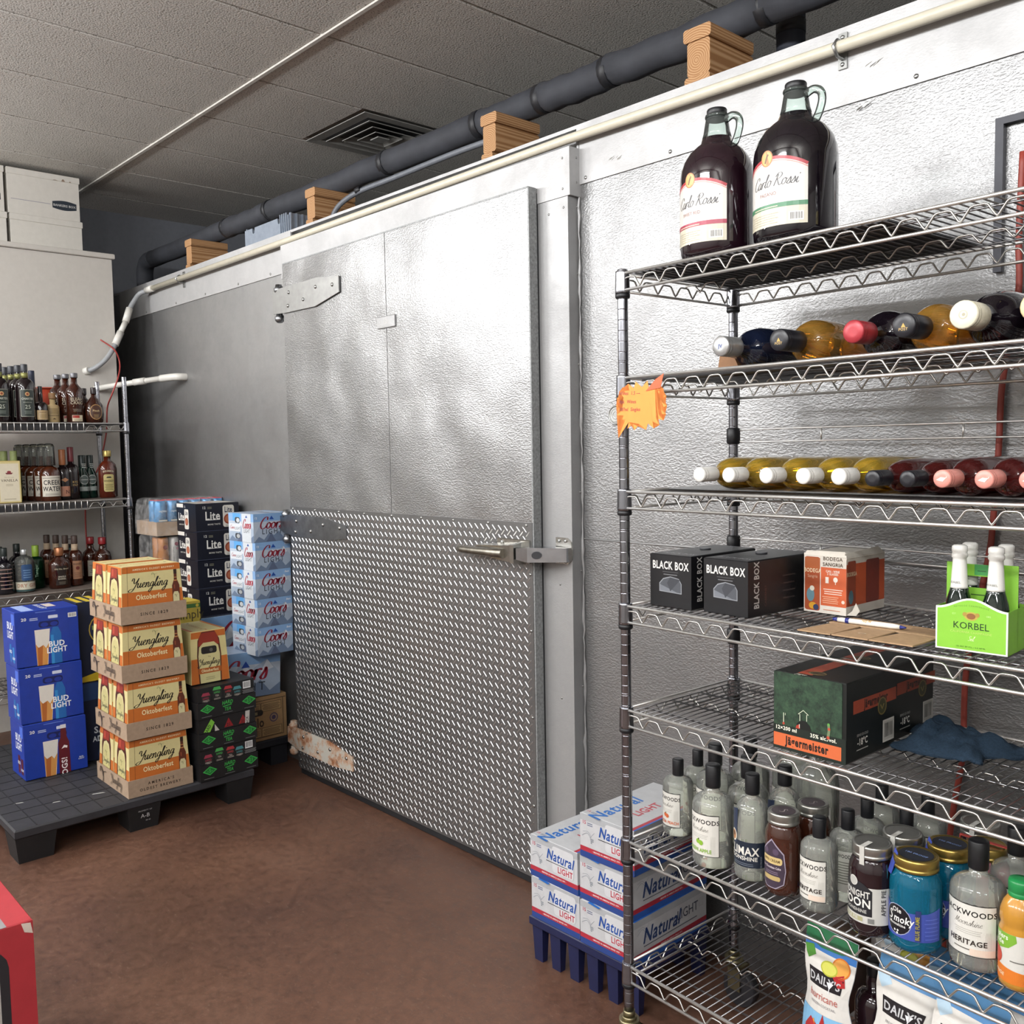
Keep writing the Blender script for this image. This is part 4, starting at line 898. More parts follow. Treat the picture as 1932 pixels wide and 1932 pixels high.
TS2 = Print().text("AMERICA'S", 0, .042, .0115, '#33291f', 1, .95, gap=.004).text('OLDEST BREWERY.', 0, .020, .0115, '#33291f', 1, .95, gap=.003).mesh('tray_lettering', on_plane((.186, 0, 0), (0, 1, 0), (0, 0, 1)))
YX, YY = -4.074, 1.506
nm = ('bottom', 'second from the bottom', 'third from the bottom', 'top')
for i in range(4):
    z = .1415+.2436*i; dx = (0, .002, -.004, .001)[i]; dy = (0, .004, -.003, .002)[i]
    t = thing('cardboard_tray', ('lowest kraft tray, standing on the pallet, printed with two lines of lettering' if i == 0 else 'kraft tray %s in the tower of cream and orange cartons' % nm[i]), 'tray', (YX+dx, YY+dy, z), 0, 'kraft trays of the carton tower')
    link('tray_walls', TR, t); link('tray_flap', FL, t); link('tray_lettering', TE, t); link('tray_lettering', TS2 if i == 0 else TS, t)
    yuengling((YX+dx+.0908, YY+dy, z+.0035), 'front lager carton in the %s tray of the tower' % nm[i])
    yuengling((YX+dx-.0908, YY+dy, z+.0035), 'back lager carton in the %s tray of the tower' % nm[i])
# ---- single lager carton end-on on the black trays
y1 = yuengling((-4.06, 1.76, .559), 'single lager carton with a dark hand hole standing on the black trays', PI/2)
hp = Print(); hp.poly([(-.0875, 0), (.0875, 0), (.083, .11), (-.083, .11)], ORG).poly([(-.0795, .20), (.0795, .20), (.078, .228), (-.078, .228)], ORG).poly([(-.052, 0), (.052, 0), (.056, .12), (.050, .19), (.030, .226), (-.030, .226), (-.050, .19), (-.056, .12)], '#4c2418').poly([(-.05, .165), (.05, .165), (.042, .205), (.03, .222), (-.03, .222), (-.042, .205)], '#8f3222')
hp.poly([(-.046, .0), (.046, .0), (.050, .12), (.044, .16), (.025, .178), (-.025, .178), (-.044, .16), (-.05, .12)], '#cdc48e').rrect(-.036, .036, .128, .160, .010, '#191512').disc(.01, .143, .008, '#5a5652').rect(-.052, .052, .042, .066, ORD).text('Oktoberfest', 0, .048, .013, '#e6d8a8', 1, .8).script('Yuengling', -.003, .080, .0135, '#1d1812', .2, .25, .9).text('The', .0, .112, .006, '#5a5236', 0).lines(-.025, .025, .014, .03, 2, '#8d8560', .25)
stick(hp, 'end_print', y1, (0, -.1342, 0), (1, 0, 0), (0, .012, .232))
for c in kids(y1):
    if c.name.startswith('end_print') and c.data == YE: bpy.data.objects.remove(c)
# ---- three black trays of cans with green emblems
BKB = M('black_carton_board', '#111012', .55, var=.15)
def black_tray(i):
    z = .1415+.1375*i; odd = i == 1
    t = thing('can_tray', ('lowest', 'middle', 'topmost')[i]+' black tray with green diamond emblems on the pallet', 'tray', (-4.02, 1.797, z), math.radians(3), 'black trays with green emblems')
    obj('tray_walls', MB().box(-.155, .155, -.140, .140, 0, .072), BKB, t)
    obj('carton_body', MB().box(-.150, .150, -.136, .136, .072, .1365, 0, .002), BKB, t)
    g = '#3fae4e'; p = Print()
    for u in (-.095, .105):
        p.poly([(u-.034, .042), (u, .022), (u+.034, .042), (u, .062)], g).poly([(u-.026, .042), (u, .027), (u+.026, .042), (u, .057)], '#1e6a30').text('-S-' if u < 0 else '21', u, .035, .016, g, 1)
    p.text('HARD', .0, .044, .016, g, 1, .8, .15, arc=.004).stroke([(-.022, .038), (.02, .042)], .004, g).text('TEA', .0, .018, .015, g, 1, .8, .15)
    for u in (-.1, .0, .105): p.lines(u-.025, u+.025, .008, .014, 1, '#6f6f70', .4)
    stick(p, 'tray_print', t, (.155, 0, 0), (0, 1, 0), (0, 0, 1))
    q = Print()
    if not odd:
        for u, h, c in ((-.098, .040, '#9c3a4e'), (-.045, .058, '#4fae58'), (.008, .052, '#b0383e'), (.052, .042, '#4f8f96')):
            q.poly([(u-.021, .0), (u+.021, 0), (u+.021, h-.009), (u+.014, h), (u-.014, h), (u-.021, h-.009)], '#20201f').poly([(u-.021, h-.014), (u+.021, h-.014), (u+.014, h), (u-.014, h)], c).text('HARD', u, h-.030, .009, c, 1, .8, arc=.002).text('TEA', u, h-.043, .008, '#b5aaa2', 1, .8).lines(u-.018, u+.018, .002, .010, 2, '#a39a90', .5)
        q.bars(.080, .118, .024, .056).lines(.076, .135, .002, .020, 4, '#8d8d8d', .4)
    else:
        q.poly([(-.115, .005), (-.085, .0), (-.062, .040), (-.078, .058)], '#7fc244').text('HARD', -.09, .010, .014, '#1c1b1d', 1, .8, rot=1.0).poly([(-.062, .0), (-.04, .0), (-.062, .032)], '#c5c0b8')
        for u in (.005, .075): q.poly([(u-.022, .006), (u+.022, .006), (u, .046)], '#8f1f24').text('21', u, .010, .013, '#1c1b1d', 1)
        q.poly([(.085, .002), (.105, .002), (.110, .058), (.088, .058)], '#c9c6c0').text('PACK', .1015, .012, .012, '#1c1b1d', 1, .9, rot=PI/2)
    stick(q, 'carton_print', t, (.150, 0, .0735), (0, 1, 0), (0, 0, 1))
for i in range(3): black_tray(i)
# ---- blue bottle cartons
BL = '#1c3896'; BLM = M('blue_carton', BL, .4, var=.08)
def bud(i, hog):
    L = .262; H = .248; z = .143+.2515*i
    f = Print().text('20', -.095, .206, .013, '#e4e6ea', 1, 1.1).lines(-.075, -.035, .204, .218, 2, '#b9c4e4', .5).lines(-.05, .04, .236, .243, 1, '#5f7bd0', .5)
    f.rrect(.005, .045, .205, .219, .003, '#c9d2e8')
    f.rrect(-.036, .048, .168, .196, .012, '#0d1a55').disc(-.012, .180, .016, '#16308f', .010).disc(.028, .180, .016, '#16308f', .010)
    f.poly([(-.048, 0), (-.004, 0), (.010, .160), (-.054, .160)], '#d8d5cf').poly([(-.047, 0), (-.006, 0), (.004, .098), (-.052, .098)], '#c98f4e').poly([(-.045, 0), (-.028, 0), (-.022, .09), (-.044, .09)], '#a8612f').poly([(-.052, .098), (.004, .098), (-.01, .075), (-.02, .09), (-.04, .08)], '#d8d5cf')
    if hog:
        f.poly([(.010, 0), (.058, 0), (.056, .140), (.046, .165), (.044, .215), (.022, .215), (.020, .165), (.010, .140)], '#5a1420').rect(.021, .045, .205, .222, '#d8d8dc').text('HOGS!', .044, .018, .024, '#e9e4e4', 1, 1.0, rot=PI/2).poly([(.022, .112), (.034, .128), (.048, .122), (.046, .112), (.036, .116)], '#e9e4e4')
        f.text('BUD', .105, .055, .006, '#e4e6ea', 1).text('LIGHT', .105, .047, .006, '#e4e6ea', 1)
    else:
        f.poly([(.010, 0), (.056, 0), (.056, .135), (.044, .165), (.022, .165), (.010, .135)], '#1d62ab').rect(.012, .024, .0, .13, '#2f86c9').text('BUD', .036, .078, .024, '#eef0f4', 1, .95).text('LIGHT', .036, .050, .024, '#eef0f4', 1, .85)
        if i == 2: f.bars(.088, .124, .200, .220)
    s = Print()
    for v, c in ((.165, '#e4e8f2'), (.125, '#e4e8f2')): s.text('BUD' if v > .15 else 'LIGHT', .02, v, .032, c, 1, .95 if v > .15 else .7)
    s.rrect(.045, .09, .188, .238, .004, '#4a6cd0').rect(.0, .03, .02, .10, '#5a1420' if hog else '#1d62ab').rect(.045, .075, .02, .09, '#5a1420' if hog else '#2a74b8').text('BUD', .015, .06, .013, '#eef0f4', 1).text('LIGHT', .06, .035, .010, '#eef0f4', 1)
    tp = Print().rect(-.09, .09, -.10, -.05, '#9fb4e6').rect(-.07, .03, .02, .06, '#d8c9c0').text('BUD LIGHT', 0, -.01, .02, '#e4e8f2', 1)
    carton('beer_carton', ('bottom blue carton with a maroon HOGS bottle, standing on the pallet', 'middle blue carton of the stack of three, blue bottle on its side', 'top blue carton of the stack of three, with a barcode at its corner')[i], 'carton', .20, L, H, BLM, {'+x': f, '-y': s, 'top': tp}, (-4.527-.004*i, 1.249-.004*i, z), 0, 'blue beer cartons in a stack of three')
for i in range(3): bud(i, i == 0)
# ---- navy and yellow cartons behind, upper one upside down
NV = M('navy_carton', '#161d35', .5)
def navy(i):
    f = Print()
    if i == 0:
        f.rect(-.13, .13, .29, .37, '#27406a')
    f.poly([(.02, .0), (.066, .0), (.075, .20), (.012, .20)], '#d8a04e').poly([(.012, .20), (.075, .20), (.077, .235), (.01, .235)], '#d8d2c4').rect(-.02, .0, .02, .15, '#d8d2c4')
    f.poly([(-.05, .27), (.02, .25), (.06, .30), (.0, .285)], '#d9b92f').text('SAM', -.03, .13, .03, '#d5d8de', 1).text('ADAMS', -.03, .09, .025, '#d5d8de', 1, .8).disc(-.03, .03, .03, '#2f3a5a')
    if i == 1:
        f = Print().disc(.0, .24, .075, '#c5a94a').disc(0, .24, .070, '#1c2748').text('SAM', .0, .095, .042, '#d5d8de', 1, rot=PI).text('ADAMS', .0, .165, .036, '#d5d8de', 1, .75, rot=PI).disc(.03, .25, .035, '#8d8a3f').rect(-.06, .0, .24, .26, '#8fa05a').poly([(-.13, 0), (.13, 0), (.13, .03), (.0, .05), (-.13, .02)], '#d9b92f')
    tp = Print()
    for k in range(6): tp.rect(-.09, .09, -.12+.042*k, -.12+.042*k+.026, '#d2b93c')
    carton('beer_carton', ('lower navy and yellow carton wedged between the blue stack and the orange tower', 'upper navy carton with yellow top, turned upside down behind the orange tower')[i], 'carton', .19, .252, .375, NV, {'+x': f, 'top': tp}, (-4.60, 1.513, .1415+.3785*i))
navy(0); navy(1)
# ---- silver and dark cartons near the door
MOD = M('brown_kraft_carton', '#9a7b56', .7, var=.08)
BRK = '#2a1f16'
f = Print().rect(-.19, .19, .200, .203, BRK)
for u0, u1, v0, v1 in ((.02, .052, .145, .19), (.055, .165, .145, .19), (.02, .052, .02, .065), (.055, .165, .02, .065)):
    f.rect(u0, u1, v0, v1, BRK).rect(u0+.002, u1-.002, v0+.002, v1-.002, '#a5875f')
    f.lines(u0+.006, u1-.006, v0+.008, v1-.006, 6, '#4a3a2a', .4)
f.rrect(-.055, .065, .128, .158, .014, '#17120e').rect(-.01, .035, .135, .150, '#8d8468').text('Modelo', .070, .072, .046, BRK, 1, .72, al='r').disc(.122, .108, .023, '#4a3f5a').disc(.122, .108, .018, '#9a8068').disc(.122, .108, .011, '#4a3f5a')
f.rect(.172, .175, .02, .203, BRK).rect(.02, .175, .016, .019, BRK)
carton('beer_case', 'brown kraft case with dark lettering under the big silver carton by the door', 'carton', .26, .386, .222, MOD, {'+x': f}, (-4.335, 2.083, .1415))
COO = M('silver_blue_carton', '#a9b9cf', .35, var=.06, metal=.15)
def coors(p, u, v, h, c='#8f1f33'): return p.script('Coors', u, v, h*.55, c, .26, .25, 1.0)
def mount(p, L, H, y0=0.0):
    p.rect(-L/2, L/2, 0, H, '#b9c4d2').rect(-L/2, L/2, H*.72, H, '#86abd6').poly([(-L*.5, H*.2), (-L*.32, H*.62), (-L*.2, H*.5), (-L*.1, H*.78), (.02*L, H*.5), (L*.12, H*.66), (L*.3, H*.8), (L*.5, H*.45), (L*.5, 0), (-L*.5, 0)], '#a4b3c6')
    p.poly([(-L*.5, 0), (-L*.36, H*.2), (-L*.22, H*.08), (-L*.06, H*.34), (L*.06, H*.22), (L*.2, H*.36), (L*.34, H*.1), (L*.5, H*.26), (L*.5, 0)], '#6d7f99')
    p.poly([(-L*.10, H*.55), (-L*.02, H*.72), (L*.05, H*.58)], '#d8dde4').poly([(-L*.16, 0), (-L*.02, H*.30), (L*.12, 0)], '#59657f').poly([(L*.2, H*.52), (L*.3, H*.8), (L*.4, H*.6)], '#d4dae2')
    return p
L18, H18 = .36, .225
f = mount(Print(), L18, H18).rect(-.175, -.10, .197, .215, '#d8dfe8').text('15 16oz', -.135, .200, .011, '#2f5f9f', 1).poly([(-.03, .150), (.016, .150), (-.006, .182)], '#2348a0'); coors(f, -.012, .085, .095); f.text('LIGHT', -.01, .030, .042, '#1c2630', 0, 1.0, gap=.012)
t = carton('beer_carton', 'big silver carton with large red script, tilted on the brown kraft case', 'carton', .20, L18, H18, COO, {'+x': f}, (-4.30, 2.062, .374))
t.rotation_euler = (math.radians(-2.5), 0, 0)
c2f = mount(Print(), .195, .137).poly([(-.012, .107), (.014, .107), (0, .125)], '#1f4a9a').text('12', -.085, .112, .010, '#dfe6ee', 1).text('Best', .075, .118, .009, '#eef2f6', 1, 1, .2); coors(c2f, -.003, .064, .052, '#86182c'); c2f.text('LIGHT', .002, .038, .024, '#1a232c', 0, .95, gap=.005)
c2s = mount(Print(), .235, .137).rect(-.075, -.005, .100, .137, '#5fa3dd').rrect(-.055, -.008, .090, .118, .010, '#3f454c').disc(-.026, .103, .016, '#c5c9cc', .011).rrect(-.055, -.008, .014, .040, .010, '#3f454c').disc(-.026, .026, .016, '#a9adb0', .010)
c2s.rrect(-.112, -.004, .048, .086, .006, '#d5dae0').script('Coors', -.082, .060, .009, '#a02a3c', .26, .25).text('LIGHT', -.032, .057, .013, '#5a6570', 0)
c2s.rect(.010, .095, .0, .137, '#ccd2d8'); c2s.script('Coors', .055, .066, .023, '#a02a3c', .26, .2, .72).text('LIGHT', .055, .045, .018, '#3c4650', 0, .8).poly([(.045, .118), (.065, .118), (.055, .130)], '#1f4a9a')
t0 = carton('beer_carton', 'x', 'carton', .235, .195, .137, COO, {'+x': c2f, '-y': c2s, 'top': mount(Print(), .225, .10)}, (0, 0, 0), 0, 'silver cartons in the stack of five by the door')
ks = kids(t0); wd = ('lowest', 'second from the bottom', 'middle', 'second from the top', 'topmost')
for i in range(5):
    o = t0 if i == 0 else dup(t0, (0, 0, 0), None, None, None, ks)
    o['label'] = wd[i]+' silver carton in the stack of five beside the door hinge'; o.location = (-4.222, 2.171+.002*(i % 2), .592+.1375*i); o.rotation_euler = (0, 0, math.radians(4 if i % 2 else 3))
LT = '#0c0e1c'; LTM = M('navy_black_carton', LT, .4)
lf = Print().rect(-.135, .135, .003, .0045, '#5a6078').text('12', -.075, .121, .013, '#d5d5d2', 1).lines(-.058, -.03, .120, .134, 2, '#7f7d6a', .5).text('Lite', -.028, .062, .044, '#e4e2dc', 1, .82).rect(-.062, .012, .060, .063, '#e4e2dc').text('MORE TASTE', -.022, .034, .008, '#c5c3bc', 1)
lf.rrect(.028, .092, .020, .136, .012, '#d9d5cc').text('Lite', .060, .098, .030, '#1c2442', 1, .62).disc(.060, .062, .027, '#8d3f2c').disc(.060, .062, .019, '#b06a4c').lines(.04, .08, .024, .034, 2, '#8d8a84', .4)
ls = Print().rect(-.118, -.035, .126, .146, '#e0dcd4').text('12', -.015, .126, .011, '#d5d5d2', 1).text('Lite', -.062, .058, .040, '#e4e2dc', 1, .78).text('MORE TASTE', -.06, .032, .007, '#c5c3bc', 1).rrect(-.022, .03, .012, .118, .010, '#d9d5cc').disc(.004, .052, .020, '#8d3f2c').disc(.004, .052, .014, '#b06a4c').text('Lite', .004, .088, .022, '#1c2442', 1, .6)
t0 = carton('beer_carton', 'x', 'carton', .24, .24, .1495, LTM, {'+x': lf, '-y': ls, 'top': Print().rect(-.11, .11, -.11, .11, '#c9c5bc').text('Lite', 0, -.03, .06, '#a53a34', 1)}, (0, 0, 0), 0, 'dark navy cartons with white lettering')
ks = kids(t0); wd = ('lowest', 'second from the bottom', 'second from the top', 'topmost')
LX_, LY_ = -4.80, 2.174
for i in range(4):
    o = t0 if i == 0 else dup(t0, (0, 0, 0), None, None, None, ks)
    o['label'] = wd[i]+' dark navy carton in the stack left of the five silver cartons'; o.location = (LX_-.003*(i % 2), LY_, .71+.1502*i)
t = carton('beer_carton', 'big silver carton carrying the four dark navy cartons behind the orange tower', 'carton', .26, .38, .28, COO, {'+x': mount(Print(), .38, .28).text('15 16oz', -.06, .245, .016, '#2f5f9f', 1).script('C', .08, .10, .075, '#8f1f33', .26, .25)}, (-4.80, 2.10, .428))
carton('beer_case', 'brown kraft case lowest under the dark navy stack, mostly hidden', 'carton', .26, .36, .28, MOD, {'+x': Print().rect(-.16, .16, .24, .243, BRK)}, (-4.80, 2.10, .1415))
carton('juice_carton', 'yellow carton with a green band and dark lettering peeking out behind the orange tower', 'carton', .14, .26, .13, M('yellow_carton', '#b7a03a', .5), {'+x': Print().rect(-.13, .13, .098, .118, '#3f6a2c').text('simply', .075, .045, .045, '#3a3218', 0, .9).disc(.115, .108, .008, '#c9b23a'), 'top': Print().rect(-.07, .07, -.13, .13, '#c9b23a')}, (-4.55, 1.838, .708))
carton('beer_case', 'plain dark case under the yellow carton behind the orange tower', 'carton', .16, .27, .565, M('dark_case_board', '#3a3430', .6), {}, (-4.55, 1.838, .1415))
# ---- shrink-wrapped trays of cans
FILM = None
def film():
    m, nt, b = new_mat('clear_shrink_film')
    n = noise(nt, 22, 4, .7)
    b.inputs['Base Color'].default_value = (.95, .95, .95, 1); b.inputs['Roughness'].default_value = .12
    r = ramp(nt, n.outputs[0], ((.42, .05), (.74, .28))); nt.links.new(r.outputs[0], b.inputs['Alpha'])
    nt.links.new(bump(nt, n.outputs[0], .9, .01).outputs[0], b.inputs['Normal']); return m
FILM = film()
AL = M('can_top_metal', '#b9b5b2', .3, 1.0)
def can(x, y, t, bodym, topm, h=.122, r=.032):
    mb = MB().lathe(((r*.8, 0), (r, .008), (r, h-.014), (r*.86, h-.002)), 16, cx=x, cy_=y)
    c = obj('can', mb, bodym, t); obj('can_lid', MB().lathe(((r*.88, h-.012), (r*.86, h), (r*.78, h), (r*.76, h-.004)), 16, cx=x, cy_=y), topm, c); return c
t = thing('shrink_wrapped_tray', 'kraft tray of blue cans with red rims wrapped in clear film', 'tray', (-5.07, 2.085, 1.135))
obj('tray_walls', MB().box(-.14, .14, -.14, .20, 0, .075), KR, t)
CB = M('blue_can', '#4f86b4', .3, .3, .35, 30); CRD = M('red_can_rim', '#c8505a', .35, .3)
for k in range(6):
    for x in (.107, .042): can(x, -.105+.065*k-.002, t, CB, CRD, .205 if False else .190)
cp = Print()
for k in range(6): cp.text('seagrams', -.105+.065*k, .128, .012, '#cfe0ea', 1, .62).poly([(-.13+.065*k, .085), (-.10+.065*k, .1), (-.085+.065*k, .085)], '#2f5f7f').rect(-.128+.065*k, -.082+.065*k, .078, .086, '#c9c5b8')
link('can_lettering', cp.mesh('can_lettering', lambda a, b, l: (.142+l, a, b)), t)
fm = MB(); vs_ = [(x*s, y0*1.0+(y), z) for z, s, e in ((.0, .146, 0), (.075, .146, 0), (.15, .144, .004), (.188, .138, .012), (.200, .11, .03)) for x, y0, y in ((-1, -.146+e, 0), (1, -.146+e, 0), (1, .206-e, 0), (-1, .206-e, 0))]
fs = [(16, 17, 18, 19)]
for l in range(4):
    for k in range(4): fs.append((l*4+k, l*4+(k+1) % 4, l*4+4+(k+1) % 4, l*4+4+k))
obj('shrink_film', fm.add(vs_, fs), FILM, t)
t = thing('shrink_wrapped_tray', 'lower wrapped tray of pale slim cans and an orange can under the blue can tray', 'tray', (-5.07, 2.085, .872))
obj('tray_walls', MB().box(-.13, .13, -.13, .19, 0, .06), KR, t)
CP = M('pale_can', '#b5b3b0', .35, .2); CO = M('orange_can', '#a06a3a', .4, .2)
for k in range(5):
    for x in (.098, .032): can(x, -.095+.062*k, t, CO if k == 0 else CP, AL, .255, .029)
cp = Print()
for k in range(1, 5):
    u = -.095+.062*k; cp.disc(u, .215, .010, '#8d4a58').disc(u+.004, .19, .007, '#a9808a').text('LIGHT', u, .09, .012, '#8d8a88', 1, .8, rot=PI/2).rect(u-.018, u-.016, .08, .2, '#5a5a5c')
cp.disc(-.095, .12, .014, '#c58a3a').disc(-.095, .2, .012, '#7a3a30')
link('can_lettering', cp.mesh('can_lettering', lambda a, b, l: (.130+l, a, b)), t)
vs_ = [(x*s, y, z) for z, s in ((.0, .135), (.2, .134), (.245, .128), (.262, .10)) for x, y in ((-1, -.135), (1, -.135), (1, .195), (-1, .195))]
fs = [(12, 13, 14, 15)]
for l in range(3):
    for k in range(4): fs.append((l*4+k, l*4+(k+1) % 4, l*4+4+(k+1) % 4, l*4+4+k))
obj('shrink_film', MB().add(vs_, fs), FILM, t)
for i in range(2): carton('beer_case', ('plain kraft case on the dark pallet below the wrapped cans', 'plain kraft case directly under the wrapped cans')[i], 'carton', .25, .33, .36, MOD, {'+x': Print().rect(-.14, .14, .3, .304, BRK)}, (-5.07, 2.11, .1415+.364*i))
# ---- red carton at the lower left corner
RED = '#b52f37'; RDM = M('red_carton', '#aa333a', .45, var=.05)
f = Print().rect(-.2, .06, 0, .455, '#2b2a2e').rrect(-.19, .145, 0, .455, .05, '#2b2a2e').rect(-.2, .06, 0, .435, '#b9b6b0').rrect(-.19, .125, 0, .435, .04, '#b9b6b0')
g = Print().rect(-.21, .22, -.2, .145, '#8d8a8c').rect(-.21, .22, -.2, .125, '#d5d2cc')
t = carton('red_carton', 'red carton with black and grey outlined panel cut off by the lower left corner', 'carton', .44, .40, .50, RDM, {'+x': f, 'top': g}, (-2.535, .383, 0))
obj('torn_corner', MB().prism([(0, 0), (.02, -.004), (.024, -.03), (.006, -.022)], (.2203, .175, .497), (0, 1, 0), (0, 0, 1), .0008), M('bare_board', '#cfc2b5', .8), t)
# ------------------------------------------------------------------ the near rack
RX, RY, RA = -1.489, 1.735, math.radians(-2.8)
ce, se = math.cos(RA), math.sin(RA)
def RP(s, d, z): return (RX+s*ce-d*se, RY+s*se+d*ce, z)
RL, RD = 1.52, .43
Z1, Z2, Z3, Z4, Z5, Z6, Z7 = 1.985, 1.737, 1.463, 1.183, .924, .590, .268
rack = thing('wire_shelf_rack', 'tall chrome wire shelf rack of wine and spirits in front of the cooler panel', 'shelf rack', (RX, RY, 0), RA)
PM = post_me(1.846)
for x in (0, RL):
    for y in (0, RD):
        o = link('post', PM, rack); o.location = (x, y, .148); caster(rack, x, y)
DL = M('dark_shelf_liner', '#3a3a3d', .5)
for z in (Z1, Z2, Z3, Z4, Z5, Z6, Z7):
    rack_shelf(rack, z, RL, RD, (.02, .66, .02, .41, DL) if z == Z1 else ((.02, 1.2, .14, .42, M('clear_grey_liner', '#6a6a6a', .4)) if z == Z3 else None))
def ledge(z0, z1, x0=.015):
    mb = MB(); mb.tube(smooth_path([(x0-.01, RD+.004, z0+.006), (x0+.02, RD+.004, z0), (.3, RD+.004, z0), (RL-.02, RD+.004, z0)], 3), .0026, 6)
    mb.tube(smooth_path([(x0-.01, RD+.004, z1-.006), (x0+.02, RD+.004, z1), (.3, RD+.004, z1), (RL-.02, RD+.004, z1)], 3), .0026, 6)
    for k in range(4): mb.tube([(.265+.352*k, RD+.004, z0), (.265+.352*k, RD+.004, z1)], .0022, 6)
    l = obj('back_ledge', mb, CHR, rack)
    for z in (z0, z1):
        if z1-z0 > .05 or z == z0: obj('ledge_clip', MB().lathe(((.0150, -.022), (.0185, -.018), (.0185, .018), (.0150, .022)), 14, cx=0, cy_=RD, frame=Matrix.Translation((0, 0, (z0+z1)/2 if z1-z0 < .05 else z))), CLP, l)
ledge(1.579, 1.612); ledge(1.288, 1.318); ledge(1.03, 1.062)
# orange starburst price card
t = thing('price_card', 'orange starburst price card with handwritten lines taped to the rack post', 'price card', RP(.0, -.030, 1.655), RA)
star = []
for k in range(44):
    a = PI*.9-2*PI*k/44; rr_ = 1.02 if k % 2 == 0 else .76
    star.append((.083+.078*rr_*math.copysign(abs(math.cos(a))**.75, math.cos(a)), .012+.056*rr_*math.copysign(abs(math.sin(a))**.8, math.sin(a))))
tail = min(range(44), key=lambda k: (star[k][0]-.02)**2+(star[k][1]+.03)**2); tail += tail % 2; star[tail] = (.010, -.062)
vs_ = [(u, 0, v) for u, v in star]+[(u, .0008, v) for u, v in star]; n_ = len(star)
bmx = bmesh.new(); fr_ = [bmx.verts.new(v) for v in vs_[:n_]]; bk_ = [bmx.verts.new(v) for v in vs_[n_:]]
fa = bmx.faces.new(fr_); bmx.faces.new(list(reversed(bk_)))
for k in range(n_): bmx.faces.new((fr_[k], bk_[k], bk_[(k+1) % n_], fr_[(k+1) % n_]))
bmesh.ops.triangulate(bmx, faces=[f for f in bmx.faces if len(f.verts) > 4]); bmesh.ops.recalc_face_normals(bmx, faces=bmx.faces)
me = bpy.data.meshes.new('card'); bmx.to_mesh(me); bmx.free(); me.materials.append(M('fluorescent_orange_card', '#f0913f', .6, var=.03)); link('card', me, t)
p = Print()
for v, s_ in ((.040, 'Wines  1.5 -->'), (.020, '4pk  Wines'), (.002, '187ml  Singles')): p.text(s_, .014, v, .0085, '#8f3a3f', 0, .95, .15, 'l', -.03)
link('handwriting', p.mesh('handwriting', lambda a, b, l: (a, -.0004-l, b)), t)
obj('tape', MB().prism([(.10, .045), (.145, .05), (.155, .082), (.13, .070)], (0, -.001, 0), (1, 0, 0), (0, 0, 1), .0006), M('red_orange_tape', '#d05a2f', .4), t)
# red hose and black bracket on the wall
t = thing('wall_hose', 'red hose running down the embossed wall panel behind the near rack', 'hose', (-.86, 2.312, 0))
hp_ = [(.06, 0, 2.22), (.055, 0, 2.03), (.056, 0, 1.9), (.026, 0, 1.71), (.02, 0, 1.55), (.009, 0, 1.36), (.0, 0, 1.286), (-.044, 0, 1.025), (-.05, 0, .81), (-.07, 0, .663), (-.085, 0, .5), (-.09, .0, .25), (-.09, -.0, .02)]
obj('hose_line', MB().tube(smooth_path(hp_, 5), .0075, 8), M('red_hose_rubber', '#8f3b30', .5), t)
t = thing('wall_bracket', 'dark metal U-shaped bracket fixed to the wall above the top shelf', 'bracket', (-.80, 2.315, 2.18))
obj('bracket_bar', MB().box(-.060, -.042, -.004, .012, -.22, .128).box(-.042, .12, -.004, .012, .112, .128).box(.12, .138, -.004, .012, -.22, .128), M('dark_bracket_paint', '#33343c', .5), t)
